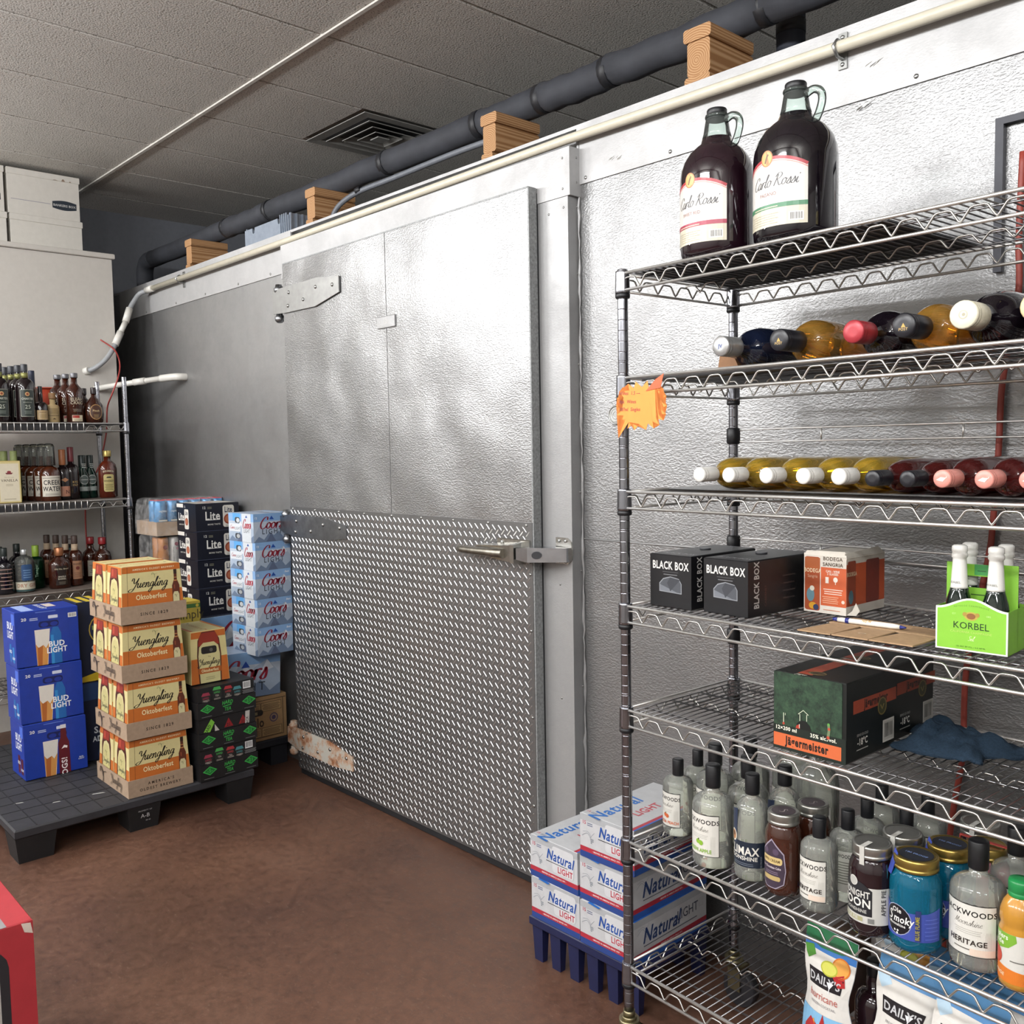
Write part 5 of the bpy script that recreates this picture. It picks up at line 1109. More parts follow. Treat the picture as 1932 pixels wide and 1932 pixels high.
# ---- shelf one: two big jugs and a tall bottle
WINE = M('dark_red_wine_glass', '#0f0a10', .04, var=.3, coat=.5)
WIN2 = M('plum_wine_glass', '#1c0c14', .04, var=.3, coat=.5)
NGL = glass('jug_clear_glass', '#f0faf6', milk=.04, edge=.6)
def jug(loc, label, wm, band, kind, R):
    t = thing('wine_jug', label, 'jug', loc, RA, 'large wine jugs'); 
    pr = [(R*.70, 0), (R*.93, .004), (R*.985, .014), (R, .03), (R, .175), (R*.975, .195), (R*.90, .215), (R*.76, .234), (R*.58, .248), (R*.44, .256), (.033, .268)]
    obj('glass_body', MB().lathe(pr, 36), wm, t)
    nk = obj('glass_neck', MB().lathe(((.033, .268), (.030, .280), (.0245, .312), (.0235, .318)), 24), NGL, t)
    obj('neck_ring', MB().lathe(((.0255, .3125), (.027, .316), (.0255, .320)), 20), NGL, nk)
    obj('cap', MB().lathe(((.0222, .309), (.0225, .312), (.0225, .318), (.0215, .3185), (.0225, .3195), (.0225, .330), (.021, .3325), (.008, .333)), 24), BLK, t)
    h = [(.024, 0, .304), (.042, 0, .309), (.058, 0, .300), (.062, 0, .283), (.056, 0, .262), (.048, 0, .247)]
    obj('handle', MB().tube(smooth_path(h, 5), .0085, 12), NGL, t)
    p = Print(); A_ = .078
    top = lambda u: .168-.020*(u/A_)**2
    us = [-A_+A_*2*k/14 for k in range(15)]
    p.poly([(-A_, .028), (A_, .028)]+[(u, top(u)) for u in reversed(us)], '#cfccc6').rect(-A_, A_, .028, .064, '#c5bfab')
    p.stroke([(u, top(u)-.003) for u in us], .0065, '#a5323a').stroke([(u, top(u)-.009) for u in us], .002, '#c98a80')
    p.disc(-.008, .166, .015, '#b5703a', .0165).disc(-.008, .166, .0125, '#c9a05a', .014).stroke([(-.012, .157), (-.008, .168), (-.004, .174)], .004, '#6a4a28')
    p.script('Carlo Rossi', .004, .108, .0125, '#27242a', .14, .35, .95, call=True).text(kind, -.006, .090, .007, '#8d5a50', 0)
    p.rect(-A_, A_, .064, .073, band).lines(-.05, .02, .066, .071, 1, '#c9b9a0', .4).bars(.040, .070, .034, .052, '#e2dfd9').lines(-.07, .02, .034, .058, 5, '#b9b29a', .25)
    link('label', p.mesh('label', on_round(R, .0, math.radians(-2)), ink('label_paper', .35), cut=R*.14), t); return t
jug(RP(.223, .075, Z1+.0045), 'left wine jug with a red band on its label on the top shelf', WIN2, '#9c2f46', 'SWEET RED', .0825)
jug(RP(.419, .085, Z1+.0045), 'right wine jug with a green band on its label on the top shelf', WINE, '#3f7a55', 'PAISANO', .0865)
b_ = bottle('wine_bottle', 'tall dark bottle with yellow label cut off by the right edge on the top shelf', 'bottle', liquor(.055, .34, .62, .30), WINE, (.017, .26, .342), RP(.945, .09, Z1+.002), RA, None, n=28)
wrap(Print().rect(-.062, .062, .02, .115, '#d6c884').text('MANGO', -.015, .085, .013, '#6a6238', 0).script('Can', -.02, .06, .010, '#7d7448').lines(-.05, .02, .03, .05, 3, '#a59a5c', .2), 'label', b_, .055, .01, -.45)
# ---- lying bottles: neck towards the room
def wine_prof(r, L, burg=False):
    nb = r*.40
    return [(r*.55, 0), (r*.92, .004), (r, .012), (r, L*.52 if burg else L*.60)]+[(nb+(r-nb)*math.cos(a), L*(.52 if burg else .60)+L*(.22 if burg else .13)*math.sin(a)) for a in (.4, .8, 1.15, 1.45)]+[(nb*.95, L*.80), (nb*.95, L*.965), (nb*1.05, L*.97), (nb*1.05, L*.99), (nb*.7, L)]
def lying(label, r, L, mat, capm, s, z, d0, group, burg=False, capl=.055, tilt=0, star=None, twist=0.0):
    t = thing('wine_bottle', label, 'bottle', RP(s, d0+L, z+r+.002), RA+math.radians(twist), group)
    R90 = Matrix.Rotation(PI/2+tilt, 4, 'X')
    obj('glass_body', MB().lathe(wine_prof(r, L, burg), 28, frame=R90), mat, t)
    nb = r*.40*1.13
    cap = MB().lathe(((nb*.95, L-capl), (nb, L-capl+.002), (nb, L-.018), (nb*.97, L-.016), (nb, L-.014), (nb, L-.010), (nb*.97, L-.009), (nb, L-.007), (nb, L-.001), (nb*.9, L+.0012), (nb*.4, L+.0014)), 20, frame=R90)
    c = obj('capsule', cap, capm, t)
    if star: link('cap_print', star.mesh('cap_print', lambda a, b, l: R90 @ Vector((a, b, L+.0016+l))), c)
    return t
WCAP = M('white_screwcap', '#dedcd6', .35, var=.03); PCAP = M('pink_screwcap', '#d99084', .35, var=.04); SCAP = M('silver_screwcap', '#a9a9a8', .3, .6)
YEL = glass('straw_wine_in_clear_glass', '#efc64a', milk=.22, edge=.55); ROS = glass('deep_rose_wine', '#8a3a38', milk=.15); GLW = glass('golden_wine', '#d8a24a', milk=.22, edge=.5)
CRC = M('cream_wax', '#d9d3bd', .4); REDF = M('red_foil', '#a3323a', .35, .2); PSTC = M('black_foil', '#1b1b20', .35)
post_ = lambda: Print().poly([(-.0045, -.004), (.0045, -.004), (0, .004)], '#c9a050').text('POST', 0, -.010, .005, '#b99a60', 1)
o_ = ('first', 'second', 'third', 'fourth', 'fifth')
for k, s in enumerate((.205, .287, .385, .475, .556)):
    lying(o_[k]+' straw coloured bottle from the left with a white screwcap on the third shelf', .0375, .315, YEL, WCAP, s, Z3+.003, .03, 'white capped bottles lying on the third shelf')
for k, s in enumerate((.628, .6985)):
    lying(('left', 'right')[k]+' lying bottle with a black capsule between the white and pink screwcaps', .0350, .31, ROS, PSTC, s, Z3+.003, .03, 'black capped bottles lying on the third shelf', True)
for k, s in enumerate((.769, .843, .917)):
    lying(('first', 'second', 'last')[k]+' pink capped rose bottle from the left on the third shelf', .0366, .305, ROS, PCAP, s, Z3+.003, .02, 'pink capped bottles lying on the third shelf', star=Print().poly([(-.010, -.002), (-.002, .003), (.009, .002), (.010, .006), (.002, -.005)], '#f0e4dc'))
lying('dark blue magnum with a silver screwcap, leftmost lying on the second shelf', .050, .33, M('midnight_blue_glass', '#0f1526', .05, var=.2, coat=.4), SCAP, .278, Z2, .015, 'magnums lying on the second shelf', True, star=Print().text('JV', 0, -.004, .008, '#5a6aa0', 1))
lying('golden magnum with a black POST capsule beside the dark blue magnum', .051, .34, GLW, PSTC, .417, Z2, .03, 'magnums lying on the second shelf', star=post_(), capl=.07)
lying('dark magnum with a red foil capsule lying on the second shelf', .050, .33, WINE, REDF, .5855, Z2, .03, 'magnums lying on the second shelf')
lying('golden magnum with a black POST capsule right of the red capped magnum', .051, .34, GLW, PSTC, .688, Z2, .03, 'magnums lying on the second shelf', star=post_(), capl=.07)
lying('big black bottle with an ivory screwcap near the right edge on the second shelf', .056, .34, WINE, CRC, .803, Z2, .02, 'magnums lying on the second shelf', True, star=Print().disc(0, 0, .008, '#b5b09c').disc(0, 0, .006, '#d9d3bd').disc(.001, 0, .003, '#a59f88'))
lying('black bottle with a cream top cut off by the right edge on the second shelf', .056, .34, WINE, M('cream_top', '#dcc89a', .4), .922, Z2, .02, 'magnums lying on the second shelf', True)
t = thing('wood_wedge', 'brown wooden wedge stopping the leftmost magnum from rolling', 'wedge', RP(.215, .16, Z2+.002), RA)
obj('wedge_body', MB().prism([(-.02, 0), (.045, 0), (.03, .03), (-.012, .042)], (0, .05, 0), (1, 0, 0), (0, 0, 1), .1), M('wedge_wood', '#8a6444', .7, scale=60), t)
# ---- shelf four
BBM = M('matte_black_carton', '#101013', .42, var=.15)
def bbox(s, d, label, rz):
    W_, D_, H_ = .125, .255, .128
    f = Print().text('BLACK BOX', 0, .093, .0185, '#dcd9d4', 1, .72).rect(-.024, .024, .086, .0866, '#7d7d80').lines(-.022, .022, .079, .083, 1, '#6f6f72', .5)
    f.poly([(-.034, .038), (.034, .036), (.034, .060), (.026, .072), (.0, .076), (-.022, .070), (-.034, .058)], '#8a8d92').poly([(-.032, .040), (.032, .038), (.032, .060), (.025, .070), (.0, .074), (-.021, .068), (-.032, .057)], '#4b4e54').poly([(-.032, .040), (.02, .039), (-.032, .055)], '#6f737a').poly([(.0, .04), (.03, .07), (.0, .074), (-.01, .06)], '#3a3c42')
    g = Print().text('BLACK BOX', -.088, .018, .018, '#b9b6b2', 1, .72, rot=PI/2, al='l').text('CABERNET', -.06, .02, .007, '#5a3a34', 0, 1, rot=PI/2, al='l').lines(.0, .05, .03, .1, 4, '#37302f', .2)
    tt = Print().text('BLACK BOX', 0, -.10, .016, '#8f8f92', 1, .72).lines(-.04, .04, -.07, -.02, 3, '#4a4a4d', .2)
    c = carton('wine_carton', label, 'carton', W_, D_, H_, BBM, {'-y': f, '+x': g, 'top': tt}, RP(s, d, Z4+.002), RA+math.radians(rz), 'black boxed wine cartons')
    obj('tap_cap', MB().cyl((-.01, .02, H_), (-.01, .02, H_+.004), .014, 14), M('tap_grey', '#3d3e42', .4), c)
bbox(.107, .168, 'left black wine carton with a cut-out window on the fourth shelf', 1)
bbox(.262, .182, 'right black wine carton with a cut-out window on the fourth shelf', -1)
OR = '#c2562f'
f = Print().rect(-.053, .053, 0, .136, '#dcd5ca').rect(-.010, .053, .018, .106, '#c85f38').rrect(-.051, -.012, .004, .128, .006, '#9c4a2a').rect(-.051, -.012, .100, .126, '#a85a30').text('BODEGA', -.031, .092, .009, '#dcc7a5', 1, .8).text('Sangria', -.031, .080, .007, '#c9a58a', 0, .9).disc(-.036, .040, .010, '#5f7f8a', .016).disc(-.032, .055, .006, '#d5cfc0').disc(-.030, .015, .010, '#c9952f', .008).disc(-.022, .012, .007, '#2f3a5a')
f.text('BODEGA', .020, .122, .008, '#5a4a3a', 1).text('SANGRIA', .020, .109, .008, '#5a4a3a', 1).text('CAN = WINE', .02, .095, .005, '#e6dccf', 1, .8).text('2 GLASSES', .02, .089, .005, '#e6dccf', 1, .8).rect(.002, .010, .070, .084, '#efe6da').disc(.027, .079, .0055, '#efe6da', .006).rect(.0262, .0278, .068, .076, '#efe6da').lines(-.006, .048, .045, .060, 3, '#e6cdbb', .4).lines(-.006, .035, .024, .042, 4, '#d99a7a', .5).disc(.046, .03, .004, '#e6cdbb')
f.lines(-.004, .04, .008, .011, 1, '#c8856a', .5)
g = Print().rect(-.085, .085, .02, .115, OR).rrect(-.08, -.045, .01, .122, .005, '#8f4028').text('BODEGA', -.062, .088, .009, '#dcc7a5', 1, .8).disc(-.065, .040, .010, '#4f6f7a', .016).rrect(.0, .06, .02, .12, .006, '#7a2f22').poly([(-.085, 0), (-.085, .02), (.085, .02), (.085, 0)], '#d8d0c4')
t = thing('can_carton', 'orange and white sangria can carton with folded paper top on the fourth shelf', 'carton', RP(.402, .315, Z4+.002), RA+math.radians(1))
obj('carton_body', MB().box(-.053, .053, -.085, .085, 0, .132), M('white_carton_board', '#cfc8bc', .6), t)
obj('carton_flap', MB().prism([(-.085, .0), (.085, 0), (.07, .016), (-.085, .010)], (.053, 0, .128), (0, 1, 0), (-.6, 0, 1), .0015).prism([(-.053, 0), (.053, 0), (.045, .012), (-.05, .010)], (0, -.085, .130), (1, 0, 0), (0, .8, 1), .0015).box(-.045, .04, -.06, .06, .132, .138), M('white_carton_board'), t)
stick(f, 'front_print', t, (0, -.085, 0), (1, 0, 0), (0, 0, 1)); stick(g, 'side_print', t, (.053, 0, 0), (0, 1, 0), (0, 0, 1))
obj('loose_tab', MB().prism([(0, .002), (.012, .012), (.02, .03), (.028, .012), (.02, .001)], (.054, -.085, 0), (.8, .6, 0), (0, 0, 1), .0008), M('white_carton_board'), t)
KB = M('flat_cardboard', '#a98a69', .75, scale=80)
t = thing('cardboard_sheet', 'flattened brown cardboard sheet lying on the fourth shelf under the pen', 'cardboard', RP(.60, .11, Z4+.003), RA)
for (x0, x1, y0, y1) in ((-.125, -.052, -.098, .02), (-.050, .026, -.092, .02), (.028, .115, -.088, .02), (-.125, .118, .022, .10)): obj('cardboard_flap', MB().prism([(x0, y0), (x1, y0+.004), (x1, y1), (x0+.012, y1)], (0, 0, .0), (1, 0, 0), (0, 1, 0), .0026), KB, t)
stick(Print().disc(-.01, -.045, .009, '#d0b898', .007).disc(-.01, -.045, .005, '#a98a69').lines(.03, .10, .04, .09, 4, '#7d6349', .2), 'crest_print', t, (0, 0, .0028), (1, 0, 0), (0, 1, 0))
t = thing('ballpoint_pen', 'white and blue ballpoint pen lying on the cardboard sheet', 'pen', RP(.56, .1435, Z4+.0118), RA+math.radians(5))
obj('barrel', MB().lathe(((.0045, -.068), (.0056, -.05), (.0056, .05), (.0045, .066)), 14, frame=Matrix.Rotation(PI/2, 4, 'Y')), M('white_pen_plastic', '#dcdad3', .3), t)
obj('grip_band', MB().cyl((-.050, 0, 0), (-.042, 0, 0), .0060, 14), M('pen_blue', '#27307a', .35), t)
obj('tip', MB().cyl((-.068, 0, 0), (-.078, 0, 0), .0044, 12, r1=.0036), M('pen_blue'), t); obj('clicker', MB().cyl((.066, 0, 0), (.078, 0, 0), .0040, 12, r1=.0015), M('pen_blue'), t)
link('pen_lettering', Print().text('NEW', -.003, -.003, .006, '#c99a3a', 1).mesh('pen_lettering', lambda a, b, l: (a, -(.0059+l)*math.sin(.7-b*180), (.0059+l)*math.cos(.7-b*180))), t)
# green four-pack carrier and its bottles
GC = M('lime_carton', '#7fb83a', .45, var=.04)
t = thing('bottle_carrier', 'lime green four-bottle carrier with white curved rim on the fourth shelf', 'carrier', RP(.80, .118, Z4+.002), RA+math.radians(5))
def wave(u): return .094+.014*math.cos(u/.063*PI) if abs(u) < .063 else .08
us = [-.063+.126*k/16 for k in range(17)]
fp = [(-.063, 0), (.063, 0)]+[(u, .0895+.0095*math.cos(u/.063*PI)) for u in reversed(us)]
obj('front_panel', MB().prism(fp, (0, -.0515, 0), (1, 0, 0), (0, 0, 1), .0012), M('white_rim_card', '#dcdcd6', .5), t)
obj('back_panel', MB().prism(fp, (0, .0527, 0), (1, 0, 0), (0, 0, 1), .0012), GC, t)
obj('end_panel', MB().box(.0618, .063, -.0515, .0515, 0, .08), GC, t); obj('end_panel', MB().box(-.063, -.0618, -.0515, .0515, 0, .08), GC, t); obj('base_panel', MB().box(-.063, .063, -.0515, .0515, 0, .0012), GC, t)
hd = MB().box(-.063, -.032, -.001, .001, .0, .158).box(.030, .063, -.001, .001, 0, .158).box(-.032, .030, -.001, .001, .134, .156).box(-.032, .030, -.001, .001, .03, .112)
h_ = obj('handle_divider', hd, GC, t); stick(Print().rect(-.013, .013, .136, .156, '#3f8f4a').lines(-.008, .008, .143, .147, 1, '#245a30', .5).lines(-.02, .02, .098, .102, 1, '#3a5a20', .5), 'handle_print', h_, (0, -.001, 0), (1, 0, 0), (0, 0, 1))
fi = [(-.060, .003), (.060, .003)]+[(u*.952, .0860+.0095*math.cos(u/.063*PI)) for u in reversed(us)]
f = Print().poly(fi, '#84bf3c').text('METHODE CHAMPENOISE', 0, .080, .0028, '#4f7a24', 0, 1, gap=.0008, arc=.004).disc(0, .066, .012, '#b5a04a', .008).disc(0, .066, .008, '#8a5a34', .0055).disc(-.011, .069, .004, '#a58a40').disc(.011, .069, .004, '#a58a40').text('EST', -.03, .067, .003, '#c0e090', 0).text('1882', .03, .067, .003, '#c0e090', 0)
f.text('KORBEL', 0, .042, .0125, '#16321c', 0, .98).text('CALIFORNIA CHAMPAGNE', 0, .034, .0040, '#b5cf6a', 0, 1.05).script('Brut' if False else 'Brt' if False else 'Sel', 0, .0205, .0045, '#d9efb0', .2).text('12% ALC. BY VOL. | 4 X 187 ML', 0, .0075, .0026, '#2f5a20', 0)
stick(f, 'front_print', t, (0, -.0527, 0), (1, 0, 0), (0, 0, 1))
CGL = M('champagne_green_glass', '#0c1a14', .05, coat=.4); WFO = M('white_neck_foil', '#d9d8d2', .4, var=.03)
for k, (u, v) in enumerate(((-.031, -.026), (.033, -.026), (-.031, .027), (.033, .027))):
    b_ = bottle('sparkling_wine_bottle', ('front left', 'front right', 'rear left', 'rear right')[k]+' small green bottle with white foil in the lime carrier', 'bottle', [(.018, 0), (.024, .003), (.0245, .07), (.022, .088), (.0165, .108), (.0145, .118)], CGL, None, RP(.80+u*.996+v*.087*-1, .118+v+u*.087, Z4+.0035), RA, 'small bottles in the lime carrier', n=20)
    obj('neck_foil', MB().lathe(((.0158, .112), (.0150, .116), (.0120, .165), (.0120, .168), (.0138, .170), (.0140, .176), (.0125, .179), (.0138, .181), (.0136, .190), (.010, .1925), (.004, .193)), 20), WFO, b_)
    if k < 2: wrap(Print().text('KORBEL', -.002, .1215, .0042, '#7d7d78', 0), 'foil_print', b_, .0152, .0)
# ---- shelf five
JG = '#22372a'; JB = M('dark_green_black_carton', '#0c100e', .45, var=.15)
def jm():
    m, nt, b = new_mat('mottled_green_print'); n = noise(nt, 55, 6, .75); n2 = noise(nt, 6, 2)
    r = ramp(nt, n.outputs[0], ((.36, '#16251b'), (.55, '#2a4230'), (.72, '#3a543b'))); nt.links.new(r.outputs[0], b.inputs['Base Color']); b.inputs['Roughness'].default_value = .5; return m
JMG = jm()
def jager(s, d, label, front):
    W_, D_, H_ = .168, .195, .166
    f = Print().rect(-.084, .084, .0, .052, '#16201a').rect(-.083, .074, .006, .034, '#c9643a').text('Jägermeister', -.004, .0125, .0175, '#1a1410', 2, .68)
    f.text('12×200 ml', -.053, .042, .0078, '#e6e4d2', 1).text('35% alc./vol.', .034, .0405, .0078, '#e6e4d2', 1)
    f.stroke([(-.059, .056), (-.059, .079)], .0016, '#c9d2b8').stroke([(-.055, .074), (-.055, .079)], .001, '#c9d2b8').disc(-.059, .056, .0028, '#a5402f')
    f.poly([(-.030, .052), (.006, .052), (.004, .062), (-.006, .071), (-.018, .071), (-.027, .063)], '#0e1210').poly([(-.030, .052), (-.020, .052), (-.021, .062), (-.028, .058)], '#a53a2a').stroke([(-.021, .054), (-.021, .062)], .0015, '#d5d2c5')
    f.stroke([(-.020, .069), (-.020, .084), (-.024, .083), (-.012, .093), (.0, .085), (-.004, .085), (-.004, .071)], .0014, '#c9d2b8')
    f.stroke([(.045, .050), (.047, .062), (.046, .074)], .006, '#6a7a5a').disc(.045, .048, .0035, '#b04a34').disc(.047, .066, .003, '#b04a34').disc(.046, .075, .003, '#5f9a4a')
    g = Print().rect(-.072, .105, .098, .125, '#8f3f2a').text('Jägermeister', .02, .104, .0175, '#1a1410', 2, .66).disc(.045, .094, .019, '#6f6238').disc(.045, .094, .015, '#3a3a22', .016).stroke([(.038, .098), (.045, .088), (.052, .098)], .003, '#8a7a44')
    g.rect(.048, .096, .014, .062, '#b9b7b0').bars(.053, .092, .018, .058, '#a5a39c', '#222222', 12).text('SERVE ICE-COLD', -.035, .049, .005, '#8d8d88', 1, .8).text('-18°C', -.035, .030, .014, '#c9c7c0', 1, .8).lines(-.06, -.012, .020, .024, 1, '#8d8d88', .6)
    tt = Print().rect(-.035, -.002, -.085, .106, '#9c4630').disc(-.002, -.062, .020, '#7d6a42', .015).disc(-.002, -.062, .016, '#4a4028', .012).text('Jäger', -.02, -.098, .010, '#b9b7a8', 1, .8)
    c = carton('spirits_carton', label, 'carton', W_, D_, H_, JB, {'+x': g, 'top': tt}, RP(s, d, Z5+.002), RA+math.radians(1), 'dark green spirits cartons')
    obj('printed_panel', MB().box(-.083, .075, -.0987, -.0973, .036, .165), JMG, c); stick(f, 'front_print', c, (0, -.0988, 0), (1, 0, 0), (0, 0, 1))
jager(.498, .1155, 'front dark green spirits carton with an orange lettered band on the fifth shelf', True)
jager(.486, .3125, 'rear dark green spirits carton standing right behind the orange banded one', False)
# crumpled blue cloth
t = thing('cleaning_cloth', 'crumpled blue cleaning cloth lying beside the dark green cartons', 'cloth', RP(.685, .275, Z5+.002), RA)
bmx = bmesh.new(); q = random.Random(11); N = 26; grid = []
from mathutils import noise as mn
for j in range(N):
    row = []
    for i in range(N):
        u, v = i/(N-1)*2-1, j/(N-1)*2-1; rr_ = max(abs(u), abs(v))
        a = math.atan2(v, u); e = .088*(1+.25*math.sin(3*a+.6)+.12*math.sin(5*a))
        x, y = u*e*1.15, v*e*.95
        hgt = .050*max(0, 1-rr_**1.8)*(.55+.9*abs(mn.noise((u*2.1, v*2.3, .3))))+.022*abs(mn.noise((u*4, v*4, 2)))*(1.1-rr_*.6)
        if u < -.2: hgt += .022*max(0, 1-abs(u+.45)*3)*max(0, 1-abs(v)*1.2)
        row.append(bmx.verts.new((x, y, .0035+hgt)))
    grid.append(row)
for j in range(N-1):
    for i in range(N-1): bmx.faces.new((grid[j][i], grid[j][i+1], grid[j+1][i+1], grid[j+1][i])).smooth = True
bmesh.ops.solidify(bmx, geom=bmx.faces[:], thickness=-.0025)
me = bpy.data.meshes.new('cloth_fabric'); bmx.to_mesh(me); bmx.free(); me.materials.append(M('blue_terry_cloth', '#33485c', .95, var=.2, scale=220, bmp=.8)); link('cloth_fabric', me, t)
c_ = carton('orange_carton', 'sliver of an orange and white carton at the right edge on the fifth shelf', 'carton', .10, .12, .10, M('orange_carton_board', '#c85a34', .5), {'-y': Print().rect(-.05, .05, 0, .028, '#d8d6d0').rect(-.05, .05, .03, .034, '#27407a')}, RP(.987, .06, Z5+.002), RA)
# ---- shelf six: moonshine bottles and mason jars
MSH = glass('clear_spirit_bottle', '#f0f3ea', milk=.18, edge=.66)
def moon(loc, label, R, h, flavour, fc, big, a0=0.0, back=False, group='clear moonshine bottles'):
    sh = .60 if big else .66
    pr = [(R*.8, 0), (R*.97, .003), (R, .012), (R, h*sh)]+[(R*(.34+.66*math.cos(a)), h*sh+h*.11*math.sin(a)) for a in (.35, .75, 1.1, 1.4)]+[(R*.33, h*(sh+.13)), (R*.32, h*.80)]
    t = bottle('moonshine_bottle', label, 'bottle', pr, MSH, (R*.37, h*.775, h), loc, RA, group, n=26)
    L = R*1.06; v0 = h*.13; H = h*(.42 if big else .46); p = Print()
    if back:
        p.rect(-L, L, v0, v0+H, '#c9c9c2').text('BACKWOODS', 0, v0+H*.84, R*.2, '#2a2a2a', 1, .72).lines(-L*.9, L*.9, v0+H*.2, v0+H*.78, 9, '#77776f', .4)
    else:
        q = random.Random(int(R*1e4)+len(label)); e = [(-L+2*L*k/16, v0+H+q.uniform(-.0008, .0012)) for k in range(17)]
        p.poly([(-L, v0), (L, v0)]+list(reversed(e)), '#2c2c2b'); p.rect(-L+.0015, L-.0015, v0+.0015, v0+H-.002, '#d6d4cc')
        W_ = L*1.78
        p.text('BACKWOODS', 0, v0+H*.77, H*.105, '#1d1b1a', 1, W_/(H*.105*8.9)*1.05).script('MoonShine' if False else 'Moonshine', 0, v0+H*.585, H*.062, '#6f6c66', .13, .35, 1.0).lines(-L*.55, L*.55, v0+H*.42, v0+H*.53, 3, '#a5a29a', .25)
        for k in range(5): p.stroke([(L*.62+k*.0022, v0+.006), (L*.60+k*.0024, v0+H*.3), (L*.63+k*.0022, v0+H*.5)], .0004, '#b5b2aa')
        if flavour == 'HERITAGE': p.text('HERITAGE', 0, v0+H*.22, H*.10, '#2a211d', 1, 1.02).lines(-L*.5, L*.5, v0+H*.12, v0+H*.15, 1, '#5a544c', .6).rect(L*.1, L-.003, v0+.003, v0+H*.16, '#dcc9b8')
        else:
            p.disc(-L*.02, v0+H*.33, H*.055, fc).disc(L*.14, v0+H*.31, H*.060, fc).disc(L*.02, v0+H*.39, H*.02, '#4a5a2a')
            p.text(flavour, 0, v0+H*.09, H*.085, fc, 1, .86)
    wrap(p, 'label', t, R, 0, a0); return t
ks_c = MSH
moon(RP(.052, .132, Z6+.001), 'small moonshine bottle with orange peach picture at the left end of the sixth shelf', .0385, .190, 'GEORGIA PEACH', '#c8643a', False, -.22)
moon(RP(.219, .060, Z6+.001), 'large moonshine bottle reading GREEN APPLE in front on the sixth shelf', .0480, .235, 'GREEN APPLE', '#86b03a', True, -.1)
moon(RP(.502, .055, Z6+.001), 'small moonshine bottle reading HERITAGE between the brown jar and the white labelled jar', .0385, .195, 'HERITAGE', '', False, -.12)
moon(RP(.815, .090, Z6+.001), 'large moonshine bottle reading HERITAGE left of the juice bottle', .0490, .235, 'HERITAGE', '', True, .05)
moon(RP(.040, .225, Z6+.001), 'small moonshine bottle just behind the peach one at the rack post', .0385, .190, 'PLUM', '#8d5a50', False, -.1)
moon(RP(.128, .185, Z6+.001), 'large moonshine bottle behind and left of the GREEN APPLE one', .0480, .235, 'PEACH', '#b0603c', True, -.1)
moon(RP(.150, .300, Z6+.001), 'large moonshine bottle at the back, third row behind the GREEN APPLE one', .0480, .235, 'GRAPE', '#5a4a6a', True, .1)
moon(RP(.238, .170, Z6+.001), 'large moonshine bottle directly behind the GREEN APPLE one', .0480, .235, 'GREEN APPLE', '#86b03a', True, -.1)
b_ = moon(RP(.518, .140, Z6+.001), 'small moonshine bottle turned to its back label behind the HERITAGE one', .0385, .193, '', '', False, .1, True)
moon(RP(.512, .230, Z6+.001), 'small moonshine bottle third back in the row behind HERITAGE', .0385, .193, 'HERITAGE', '', False)
moon(RP(.500, .315, Z6+.001), 'small moonshine bottle rearmost in the row behind HERITAGE', .0385, .200, 'HERITAGE', '', False)
moon(RP(.600, .330, Z6+.001), 'small moonshine bottle at the back against the wall, right of the HERITAGE row', .0385, .200, 'PEACH', '#b0603c', False)
moon(RP(.600, .235, Z6+.001), 'small moonshine bottle behind the white labelled jars', .0385, .193, 'PEACH', '#b0603c', False)
moon(RP(.838, .205, Z6+.001), 'large moonshine bottle behind the front HERITAGE one', .0480, .235, 'HERITAGE', '', True)
# tall clear bottles with white labels at the back
for k, (s, d) in enumerate(((.255, .335), (.345, .295))):
    t = bottle('vodka_bottle', ('left', 'right')[k]+' tall clear bottle with plain white label at the back of the sixth shelf', 'bottle', [(.04, 0), (.052, .004), (.052, .165), (.048, .19), (.034, .208), (.018, .222), (.016, .25)], MSH, (.018, .236, .275), RP(s, d, Z6+.001), RA, 'tall clear bottles with white labels', n=26, capmat=WCAP)
    wrap(Print().rect(-.062, .062, .02, .125, '#d2d0c8').lines(.02, .06, .03, .12, 7, '#9a988e', .2).lines(-.045, .0, .10, .106, 1, '#9a988e', .5), 'label', t, .052, 0)
# dome shouldered bottles
def climax(loc, label, full, a0):
    R, h = .0405, .237
    pr = [(R*.8, 0), (R*.98, .004), (R, .012), (R, .130)]+[(R*(.36+.64*math.cos(a)), .130+.052*math.sin(a)) for a in (.25, .55, .85, 1.15, 1.4)]+[(R*.34, .186), (R*.34, .195)]
    t = bottle('moonshine_bottle', label, 'bottle', pr, MSH, (.0165, .192, h), loc, RA, 'dome shouldered bottles', n=26)
    p = Print().rect(-.062, .062, .034, .092, '#1f2836').text('CLIMAX', -.004, .062, .0185, '#dcd9cf', 1, .85).text('MOONSHINE', -.004, .050, .009, '#dcd9cf', 1, .98).lines(-.03, .03, .038, .046, 2, '#7d8590', .25).text('90 PROOF', .045, .048, .004, '#9aa0a8', 0, 1, rot=PI/2)
    p.poly([(-.046, .085), (-.016, .085), (-.012, .165), (-.034, .160)], '#27324a').disc(-.027, .100, .0115, '#dcd6c6', .014).disc(-.027, .100, .0088, '#b07a50', .011).disc(-.026, .103, .005, '#5a3a28')
    wrap(p, 'label', t, R, 0, a0); return t
climax(RP(.322, .070, Z6+.001), 'front dome shouldered clear bottle with dark CLIMAX label', True, .05)
t = climax(RP(.340, .170, Z6+.001), 'rear dome shouldered clear bottle standing behind the CLIMAX one', True, .3)
SLID = M('silver_jar_lid', '#a5a49e', .28, .9, var=.12); GLID = M('gold_jar_lid', '#a8904e', .28, .9, var=.12)
